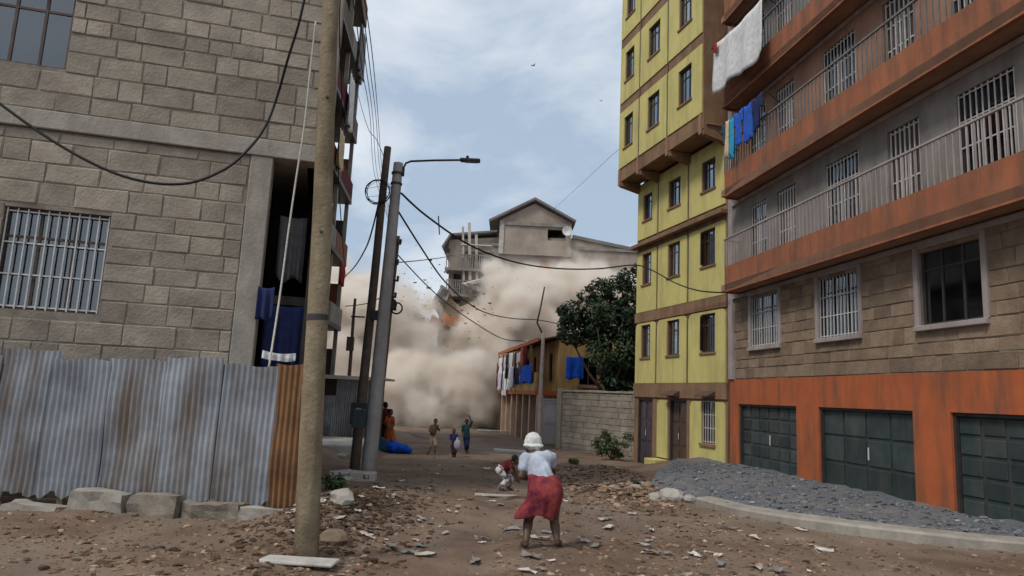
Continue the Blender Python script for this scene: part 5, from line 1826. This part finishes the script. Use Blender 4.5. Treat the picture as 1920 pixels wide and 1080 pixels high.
def figure(label, J, s, face, top, bottom, hair='hair', skirt=None, voxel=0.009, sleeve=0.5, top_fold=0.018, group='people in the street', headwrap=None, leg_cover=1.0, shoes=True):
    """J: joints in world space; s = stature / 1.65"""
    base = (J['la'] + J['ra']) / 2
    base.z = min(J['la'].z, J['ra'].z) - 0.06 * s
    root = thing('person', label, 'person', base, 0, group)
    j = {k: v - base for k, v in J.items()}
    f = Vector(face).normalized()
    sd_ = f.cross(Vector((0, 0, 1))).normalized()
    body = MB()
    hd_ = j['head']
    # head: skull, jaw, nose, ears, brow
    ball(body, hd_ + Vector((0, 0, 0.02 * s)), 0.092 * s, (1, 1, 1.12))
    ball(body, hd_ + f * 0.03 * s - Vector((0, 0, 0.055 * s)), 0.062 * s, (1, 1, 1.0))
    cap(body, hd_ + f * 0.088 * s + Vector((0, 0, 0.01 * s)), hd_ + f * 0.112 * s - Vector((0, 0, 0.025 * s)), 0.010 * s, 0.016 * s)
    for e in (-1, 1):
        ball(body, hd_ + sd_ * e * 0.092 * s - Vector((0, 0, 0.005 * s)), 0.022 * s, (0.6, 0.8, 1.3))
    cap(body, hd_ - f * 0.01 * s - Vector((0, 0, 0.05 * s)), j['neck'], 0.050 * s, 0.056 * s)
    cap(body, j['neck'], j['chest'], 0.07 * s, 0.12 * s)
    cap(body, j['chest'], j['pelvis'], 0.125 * s, 0.125 * s)
    cap(body, j['lsh'], j['rsh'], 0.06 * s, 0.06 * s)
    cap(body, j['lhip'], j['rhip'], 0.10 * s, 0.10 * s)
    for a in 'lr':
        cap(body, j[a + 'sh'], j[a + 'el'], 0.052 * s, 0.040 * s)
        cap(body, j[a + 'el'], j[a + 'wr'], 0.040 * s, 0.026 * s)
        hand(body, j[a + 'wr'], j[a + 'wr'] - j[a + 'el'], sd_ * (1 if a == 'l' else -1) + f * 0.3, s)
        cap(body, j[a + 'hip'], j[a + 'k'], 0.088 * s, 0.056 * s)
        calf = j[a + 'k'].lerp(j[a + 'a'], 0.3)
        cap(body, j[a + 'k'], calf, 0.054 * s, 0.057 * s)
        cap(body, calf, j[a + 'a'], 0.057 * s, 0.034 * s)
        toe = j[a + 't']
        cap(body, j[a + 'a'] - Vector((0, 0, 0.03 * s)), toe, 0.036 * s, 0.028 * s)
    bo = link('body', to_mesh_voxel(body, voxel, 4, 'body'), 'skin', root)
    # eyes and mouth
    for e in (-1, 1):
        q = hd_ + f * 0.090 * s + sd_ * e * 0.034 * s + Vector((0, 0, 0.015 * s))
        m_ = MB()
        ball(m_, q, 0.011 * s)
        obj('eye', m_, 'white_cloth', bo)
    m_ = MB()
    cap(m_, hd_ + f * 0.083 * s - sd_ * 0.02 * s - Vector((0, 0, 0.062 * s)), hd_ + f * 0.083 * s + sd_ * 0.02 * s - Vector((0, 0, 0.062 * s)), 0.009 * s, 0.009 * s)
    obj('mouth', m_, 'maroon_cloth', bo)
    # hair cap or head wrap
    h = MB()
    if headwrap:
        ball(h, hd_ + Vector((0, 0, 0.035 * s)) - f * 0.012 * s, 0.108 * s, (1.0, 1.0, 1.08))
        ball(h, hd_ - f * 0.03 * s - Vector((0, 0, 0.012 * s)), 0.128 * s, (1.0, 1.0, 0.3))
        ball(h, hd_ - f * 0.05 * s - Vector((0, 0, 0.045 * s)), 0.068 * s)
        link('headwrap', to_mesh_voxel(h, voxel * 0.8, 3, 'headwrap', 0.007 * s, 26), headwrap, root)
    else:
        ball(h, hd_ + Vector((0, 0, 0.032 * s)) - f * 0.016 * s, 0.099 * s, (1, 1, 1.08))
        ball(h, hd_ - f * 0.045 * s, 0.078 * s)
        link('hair', to_mesh_voxel(h, voxel, 2, 'hair', 0.006 * s, 60), hair, root)
    # top
    t = MB()
    cap(t, j['chest'].lerp(j['neck'], 0.6), j['chest'], 0.085 * s, 0.145 * s)
    cap(t, j['chest'], j['pelvis'].lerp(j['chest'], 0.12), 0.148 * s, 0.142 * s)
    cap(t, j['lsh'], j['rsh'], 0.078 * s, 0.078 * s)
    for a in 'lr':
        e = j[a + 'sh'].lerp(j[a + 'el'], min(1, sleeve))
        cap(t, j[a + 'sh'], e, 0.075 * s, 0.066 * s)
        if sleeve > 1:
            cap(t, j[a + 'el'], j[a + 'wr'].lerp(j[a + 'el'], 2 - sleeve), 0.06 * s, 0.045 * s)
    link('top', to_mesh_voxel(t, voxel, 4, 'top', top_fold * s, 13), top, root)
    # lower garment
    if skirt is None:
        b_ = MB()
        cap(b_, j['lhip'], j['rhip'], 0.125 * s, 0.125 * s)
        cap(b_, j['pelvis'], j['pelvis'].lerp(j['chest'], 0.2), 0.138 * s, 0.13 * s)
        for a in 'lr':
            cap(b_, j[a + 'hip'], j[a + 'k'], 0.108 * s, 0.078 * s)
            if leg_cover > 0.5:
                cap(b_, j[a + 'k'], j[a + 'a'].lerp(j[a + 'k'], 1 - leg_cover), 0.078 * s, 0.066 * s)
        link('trousers', to_mesh_voxel(b_, voxel, 4, 'trousers', 0.01 * s, 15), bottom, root)
    else:
        skirt(root, j, bottom)
    if shoes:
        for a in 'lr':
            q, tt = j[a + 'a'], j[a + 't']
            d = (tt - q)
            d.z = 0
            d = d.normalized() if d.length > 1e-4 else f.copy()
            sn = d.cross(Vector((0, 0, 1)))
            zb = min(tt.z, q.z - 0.03 * s) - 0.034 * s
            pts = []
            for i in range(14):
                an = 2 * PI * i / 14
                w_ = 0.043 * s * (1.0 if math.cos(an) > 0 else 0.85)
                pts.append(q + d * (0.06 + 0.125 * math.cos(an)) * s + sn * w_ * math.sin(an))
            m_ = MB()
            vs = [(p.x, p.y, zb - 0.012 * s) for p in pts] + [(p.x, p.y, zb + 0.008 * s) for p in pts]
            m_.add(vs, [tuple(range(13, -1, -1)), tuple(range(14, 28))] + [(i, (i + 1) % 14, 14 + (i + 1) % 14, 14 + i) for i in range(14)])
            obj('sandal', m_, 'sole', root)
    return root


def loft_skirt(rings, fold, nf, seed):
    """rings: (centre, rx, ry, extra(angle))"""
    def build(root, j, m):
        n = 48
        vs, fs = [], []
        R_ = len(rings)
        for i, (c, rx, ry, ex) in enumerate(rings):
            t = i / (R_ - 1)
            for k in range(n):
                a = 2 * PI * k / n
                e = 1 + fold * t * math.sin(nf * a + seed + t) + 0.5 * fold * t * math.sin((nf * 2 + 1) * a + seed * 2) + (ex(a) if ex else 0)
                vs.append((c.x + rx * e * math.cos(a), c.y + ry * e * math.sin(a), c.z + 0.03 * t * math.sin(3 * a + seed)))
        for i in range(R_ - 1):
            for k in range(n):
                fs.append((i * n + k, (i + 1) * n + k, (i + 1) * n + (k + 1) % n, i * n + (k + 1) % n))
        fs.append(tuple(range(n)))
        o = obj('skirt', MB().add(vs, fs), m, root, smooth=True)
        md = o.modifiers.new('s', 'SOLIDIFY')
        md.thickness = 0.008
        md.offset = -1
        sb = o.modifiers.new('u', 'SUBSURF')
        sb.levels = 1
        sb.render_levels = 1
    return build


# the woman in the foreground
Yw = 8.0
J = dict(head=at(998, 834, Yw + .34), neck=at(1001, 851, Yw + .27), chest=at(1007, 872, Yw + .17), pelvis=at(1022, 916, Yw),
         lsh=at(984, 862, Yw + .14), lel=at(977, 893, Yw + .05), lwr=at(1001, 899, Yw + .22), rsh=at(1031, 857, Yw + .22), rel=at(1037, 886, Yw + .42), rwr=at(1014, 893, Yw + .6),
         lhip=at(1008, 926, Yw + .02), lk=at(991, 973, Yw + .10), la=at(986, 1020, Yw - .06), lt=at(979, 1028, Yw + .08),
         rhip=at(1038, 924, Yw), rk=at(1039, 976, Yw + .10), ra=at(1044, 1019, Yw - .02), rt=at(1050, 1026, Yw + .12))
for a in 'lr':
    g_ = ground_z(J[a + 'a'].x, J[a + 'a'].y)
    J[a + 'a'].z = g_ + 0.085
    J[a + 't'].z = g_ + 0.035
base = (J['la'] + J['ra']) / 2
base.z = min(J['la'].z, J['ra'].z) - 0.06


def wl(px, py, dy=0.0):
    return at(px, py, Yw + dy) - base


left_flare = lambda k: (lambda a: k * max(0, math.cos(a - PI)) ** 5)
sk = loft_skirt([(wl(1016, 885, .10), .160, .15, None), (wl(1019, 898, .06), .182, .18, None), (wl(1022, 912, .02), .195, .205, None), (wl(1023, 926, .01), .195, .21, left_flare(.06)),
                 (wl(1023, 940, .02), .178, .2, left_flare(.3)), (wl(1021, 952, .03), .165, .185, left_flare(.85)), (wl(1020, 960, .04), .150, .18, left_flare(1.25)), (wl(1018, 968, .05), .145, .175, left_flare(1.4))], 0.10, 7, 1.0)
woman = figure('person in white headwrap, pale shirt and red skirt bending forward in the street', J, 0.98, (-0.45, 0.85, -0.25), 'shirt_cloth', 'skirt_cloth',
               skirt=sk, voxel=0.007, sleeve=0.45, top_fold=0.022, headwrap='wrap_cloth')

# crouching child beyond her
Yb = 12.2
J = dict(head=at(966, 862, Yb), neck=at(960, 868, Yb), chest=at(952, 872, Yb), pelvis=at(939, 879, Yb), lsh=at(955, 866, Yb - .1), lel=at(960, 884, Yb - .14), lwr=at(967, 897, Yb - .08),
         rsh=at(955, 870, Yb + .1), rel=at(966, 884, Yb + .12), rwr=at(972, 898, Yb + .05), lhip=at(937, 882, Yb - .07), lk=at(951, 899, Yb - .06), la=at(938, 914, Yb - .1), lt=at(946, 918, Yb - .1),
         rhip=at(940, 881, Yb + .07), rk=at(959, 897, Yb + .08), ra=at(952, 913, Yb + .1), rt=at(960, 917, Yb + .1))
figure('small child in dark red top and patterned trousers crouching beside the red skirt', J, 0.62, (0.8, 0.3, -0.5), 'maroon_cloth', 'pattern_cloth', voxel=0.008, sleeve=0.6)

# runner in olive
Yk = 25.0
J = dict(head=at(817, 790, Yk), neck=at(816, 796, Yk), chest=at(814, 804, Yk), pelvis=at(811, 818, Yk), lsh=at(809, 799, Yk), lel=at(806, 807, Yk - .1), lwr=at(812, 811, Yk - .2),
         rsh=at(820, 799, Yk), rel=at(823, 806, Yk - .1), rwr=at(819, 800, Yk - .25), lhip=at(809, 820, Yk), lk=at(808, 835, Yk - .05), la=at(803, 848, Yk + .1), lt=at(801, 851, Yk),
         rhip=at(814, 820, Yk), rk=at(817, 834, Yk - .15), ra=at(815, 846, Yk + .05), rt=at(816, 850, Yk - .08))
figure('young person in olive brown clothes running on the left side of the street', J, 0.74, (0.3, -0.9, 0), 'olive_cloth', 'peach_trousers', voxel=0.010, sleeve=1.4)
# runner in teal
Yk = 26.0
J = dict(head=at(875, 791, Yk), neck=at(875, 797, Yk), chest=at(875, 805, Yk), pelvis=at(875, 820, Yk), lsh=at(869, 799, Yk), lel=at(867, 808, Yk), lwr=at(868, 817, Yk - .1),
         rsh=at(881, 799, Yk), rel=at(884, 791, Yk - .05), rwr=at(881, 783, Yk - .1), lhip=at(873, 822, Yk), lk=at(873, 836, Yk - .1), la=at(874, 848, Yk), lt=at(873, 851, Yk - .1),
         rhip=at(877, 822, Yk), rk=at(877, 835, Yk - .1), ra=at(877, 844, Yk + .2), rt=at(878, 848, Yk + .15))
figure('young person in teal top and dark shorts running with one arm raised', J, 0.78, (0, -1, 0), 'teal_cloth', 'navy_cloth', voxel=0.010, sleeve=1.0, leg_cover=0.55)
# child in navy and white
Yk = 24.0
J = dict(head=at(851, 809, Yk), neck=at(851, 814, Yk), chest=at(851, 821, Yk), pelvis=at(851, 834, Yk), lsh=at(846, 816, Yk), lel=at(845, 824, Yk), lwr=at(847, 831, Yk - .1),
         rsh=at(856, 816, Yk), rel=at(858, 824, Yk), rwr=at(857, 832, Yk - .1), lhip=at(849, 836, Yk), lk=at(849, 849, Yk - .1), la=at(850, 862, Yk), lt=at(849, 865, Yk - .1),
         rhip=at(853, 836, Yk), rk=at(854, 848, Yk - .1), ra=at(853, 858, Yk + .15), rt=at(854, 862, Yk + .1))
figure('child in navy top running in the middle of the street', J, 0.66, (0, -1, 0), 'navy_cloth', 'dark_cloth', voxel=0.010, sleeve=0.8, leg_cover=0.5)
pb = at(858, 834, 23.85)
bagm = MB()
ball(bagm, (0, 0, 0), 0.16, (0.8, 0.6, 1.15))
cap(bagm, (0, 0, 0.12), (-0.02, 0, 0.22), 0.05, 0.03)
o = link('carrier_bag', to_mesh_voxel(bagm, 0.015, 2, 'carrier_bag', 0.02, 14), 'lilac_cloth')
o.location = pb
tag(o, 'white carrier bag held by the child in navy', 'bag')
# pair at the left
Yk = 26.0
J = dict(head=at(723, 760, Yk + .3), neck=at(722, 767, Yk + .3), chest=at(722, 776, Yk + .3), pelvis=at(721, 797, Yk + .3), lsh=at(715, 770, Yk + .3), lel=at(714, 783, Yk + .3), lwr=at(718, 792, Yk + .15),
         rsh=at(729, 770, Yk + .3), rel=at(730, 783, Yk + .3), rwr=at(726, 792, Yk + .15), lhip=at(718, 800, Yk + .3), lk=at(718, 818, Yk + .25), la=at(718, 836, Yk + .3), lt=at(717, 840, Yk + .2),
         rhip=at(724, 800, Yk + .3), rk=at(725, 818, Yk + .25), ra=at(725, 836, Yk + .3), rt=at(726, 840, Yk + .2))
figure('tall person in dark maroon clothes standing behind the orange dress', J, 1.0, (0.7, 0.6, 0), 'maroon_cloth', 'dark_cloth', voxel=0.011, sleeve=1.5)
Yk = 25.6
J = dict(head=at(733, 773, Yk), neck=at(731, 780, Yk), chest=at(730, 789, Yk), pelvis=at(730, 808, Yk), lsh=at(725, 784, Yk), lel=at(722, 795, Yk - .1), lwr=at(727, 801, Yk - .25),
         rsh=at(737, 784, Yk), rel=at(739, 796, Yk - .1), rwr=at(735, 803, Yk - .25), lhip=at(728, 811, Yk), lk=at(728, 827, Yk - .1), la=at(727, 841, Yk), lt=at(726, 844, Yk - .12),
         rhip=at(733, 811, Yk), rk=at(734, 827, Yk - .1), ra=at(734, 841, Yk), rt=at(735, 844, Yk - .12))
base = (J['la'] + J['ra']) / 2
base.z = min(J['la'].z, J['ra'].z) - 0.06 * .9
bb_ = base.copy()
wl3 = lambda px, py: at(px, py, Yk) - bb_
sk = loft_skirt([(wl3(730, 797), .135, .12, None), (wl3(730, 806), .17, .15, None), (wl3(731, 818), .20, .18, None), (wl3(732, 830), .225, .20, None), (wl3(733, 838), .24, .21, None)], 0.08, 7, 2.0)
figure('person in a long orange dress standing left beside the blue bundle', J, 0.9, (0.8, -0.5, 0), 'orange_cloth', 'orange_cloth', skirt=sk, voxel=0.011, sleeve=0.6)
# blue bundle
bb = MB()
ball(bb, (0, 0, 0.2), 0.34, (1.2, 0.8, 0.62))
ball(bb, (0.3, 0.05, 0.14), 0.22, (1.1, 0.9, 0.7))
ball(bb, (-0.28, 0, 0.22), 0.2, (1, 1, 0.9))
cap(bb, (-0.1, 0, 0.35), (-0.22, 0, 0.47), 0.08, 0.04)
o = link('bundle', to_mesh_voxel(bb, 0.02, 2, 'bundle', 0.05, 6), 'royal_tarp')
p = at(745, 838, 24.9)
o.location = (p.x, p.y, ground_z(p.x, p.y) - 0.02)
tag(o, 'tied bundle of bright blue cloth lying at the feet of the orange dress', 'bundle')
sk2 = MB()
ball(sk2, (0, 0, 0.22), 0.26, (0.9, 0.8, 1.1))
ball(sk2, (0.05, -0.1, 0.1), 0.22, (1.2, 0.9, 0.6))
o = link('sack', to_mesh_voxel(sk2, 0.02, 2, 'sack', 0.05, 6), 'teal_cloth')
p = at(716, 842, 25.0)
o.location = (p.x, p.y, ground_z(p.x, p.y) - 0.02)
tag(o, 'dark green sack standing left of the blue bundle', 'sack')


# ------------------------------------------------------------------ cables
def wire(name, label, pts, r, m='cable', cat='cable'):
    P_ = [at(*p) for p in pts]
    out = []
    for i in range(len(P_) - 1):          # Catmull-Rom through the points
        p0, p1, p2, p3_ = P_[max(i - 1, 0)], P_[i], P_[i + 1], P_[min(i + 2, len(P_) - 1)]
        for k in range(6):
            t = k / 6
            out.append(0.5 * ((2 * p1) + (p2 - p0) * t + (2 * p0 - 5 * p1 + 4 * p2 - p3_) * t * t + (3 * p1 - p0 - 3 * p2 + p3_) * t ** 3))
    out.append(P_[-1])
    return tag(obj(name, MB().tube(out, r, 6), m, smooth=True), label, cat, 'overhead cables')


wire('power_cable', 'long black cable sagging from the lamp post across to the yellow building', [(752, 362, 14.0), (800, 405, 14.8), (880, 459, 16.2), (960, 490, 17.8), (1040, 503, 19.4), (1120, 504, 21), (1190, 497, 22.3), (1225, 508, 22.2), (1265, 530, 21.8), (1310, 545, 21.0), (1363, 549, 19.9)], 0.022)
wire('power_cable', 'black cable running from the lamp post down towards the tree', [(746, 395, 14.0), (790, 465, 16), (830, 523, 18.5), (870, 562, 21), (910, 586, 24), (960, 597, 27), (1010, 600, 30), (1055, 609, 29.5)], 0.02)
wire('power_cable', 'thin lower cable from the far pole to the laundry house', [(746, 478, 25), (795, 530, 27), (835, 566, 29), (885, 602, 31), (940, 634, 33), (985, 640, 34)], 0.022)
wire('power_cable', 'black cable drooping from the coil to the narrow balcony block', [(709, 385, 15.9), (698, 430, 17), (686, 465, 19), (665, 500, 23), (645, 520, 27)], 0.02)
wire('power_cable', 'short thin cable leaving the far pole to the right', [(748, 492, 25), (790, 488, 29), (835, 482, 40), (850, 478, 52)], 0.02)
for i, (x0, x1) in enumerate(((666, 697), (674, 702), (681, 708), (688, 712))):
    lab = ['leftmost of four thin lines descending beside the left roofs', 'second from the left of the thin lines beside the left roofs', 'third from the left of the thin lines beside the left roofs', 'rightmost of four thin lines descending beside the left roofs'][i]
    wire('power_line', lab, [(x0 - 14, -60, 8.0), (x0 + 2, 40, 9.5), (x0 + 13, 130, 12), (x1 - 3, 220, 18), (x1 + 6, 330, 25), (742, 452, 25)], 0.0085)
wire('drop_cable', 'black service cable hanging down beside the foreground pole', [(640, -40, 7.4), (636, 60, 7.6), (641, 180, 8.2), (634, 300, 9.0), (640, 420, 12.0), (648, 520, 20)], 0.009)
wire('power_line', 'looping thin cable between the slim pole and the left roofs', [(722, 300, 16), (706, 262, 16.5), (690, 240, 18), (672, 180, 20), (660, 128, 22)], 0.008)
wire('power_line', 'slack thin line between far pole and narrow block', [(740, 540, 25), (700, 565, 26), (670, 572, 27), (648, 574, 28)], 0.018)
wire('drop_cable', 'thick black cable crossing the block wall at the upper left', [(577, -30, 8.2), (560, 45, 8.3), (540, 110, 8.5), (520, 180, 8.8), (500, 232, 8.8), (470, 275, 8.7), (420, 318, 8.6), (340, 345, 8.4), (230, 330, 8.2), (100, 265, 8.0), (-60, 150, 7.8)], 0.018)
wire('rope', 'white rope hanging slantwise in front of the dark opening', [(592, 40, 10.7), (582, 130, 10.7), (570, 240, 10.6), (556, 330, 10.5), (540, 440, 10.3), (524, 560, 10.0), (504, 690, 9.3)], 0.016, 'rope', 'rope')
wire('rope', 'short pale rope hanging beside the foreground pole above the fence', [(586, 560, 10.2), (578, 620, 10.0), (570, 690, 9.4), (566, 760, 9.1)], 0.012, 'rope', 'rope')
wire('power_line', 'faint thin line slanting up to the overhanging yellow floors', [(1035, 395, 52), (1090, 345, 42), (1140, 298, 34), (1200, 245, 27.6)], 0.010)


# ------------------------------------------------------------------ birds
def bird(px, py, Y, s, label):
    p = at(px, py, Y)
    b = thing('bird', label, 'bird', p, 0.6)
    m_ = MB()
    ball(m_, (0, 0, 0), 0.06 * s, (2.4, 0.9, 0.9))
    ball(m_, (0.16 * s, 0, 0.02 * s), 0.038 * s)
    m_.add([(-0.12 * s, -0.02 * s, 0), (-0.12 * s, 0.02 * s, 0), (-0.28 * s, 0.06 * s, 0), (-0.28 * s, -0.06 * s, 0)], [(0, 1, 2, 3), (3, 2, 1, 0)])
    obj('body', m_, 'bird_black', b)
    for e in (-1, 1):
        w = MB()
        sec = [(0.06, 0, 0.0, 0.12), (0.0, 0.2, 0.10, 0.13), (-0.06, 0.42, 0.06, 0.04)]
        vs = []
        for x_, y_, z_, c_ in sec:
            vs += [(x_ * s + c_ * s / 2, e * y_ * s, z_ * s), (x_ * s - c_ * s / 2, e * y_ * s, z_ * s), (x_ * s, e * y_ * s, z_ * s + 0.012 * s)]
        fs = []
        for i in range(2):
            o_ = i * 3
            for k in range(3):
                fs.append((o_ + k, o_ + (k + 1) % 3, o_ + 3 + (k + 1) % 3, o_ + 3 + k))
        w.add(vs, fs)
        obj('wing', w, 'bird_black', b)


bird(1000, 123, 40, 0.55, 'small dark bird flying high in the middle of the sky')
bird(1127, 189, 60, 0.5, 'tiny distant bird left of the yellow overhang')
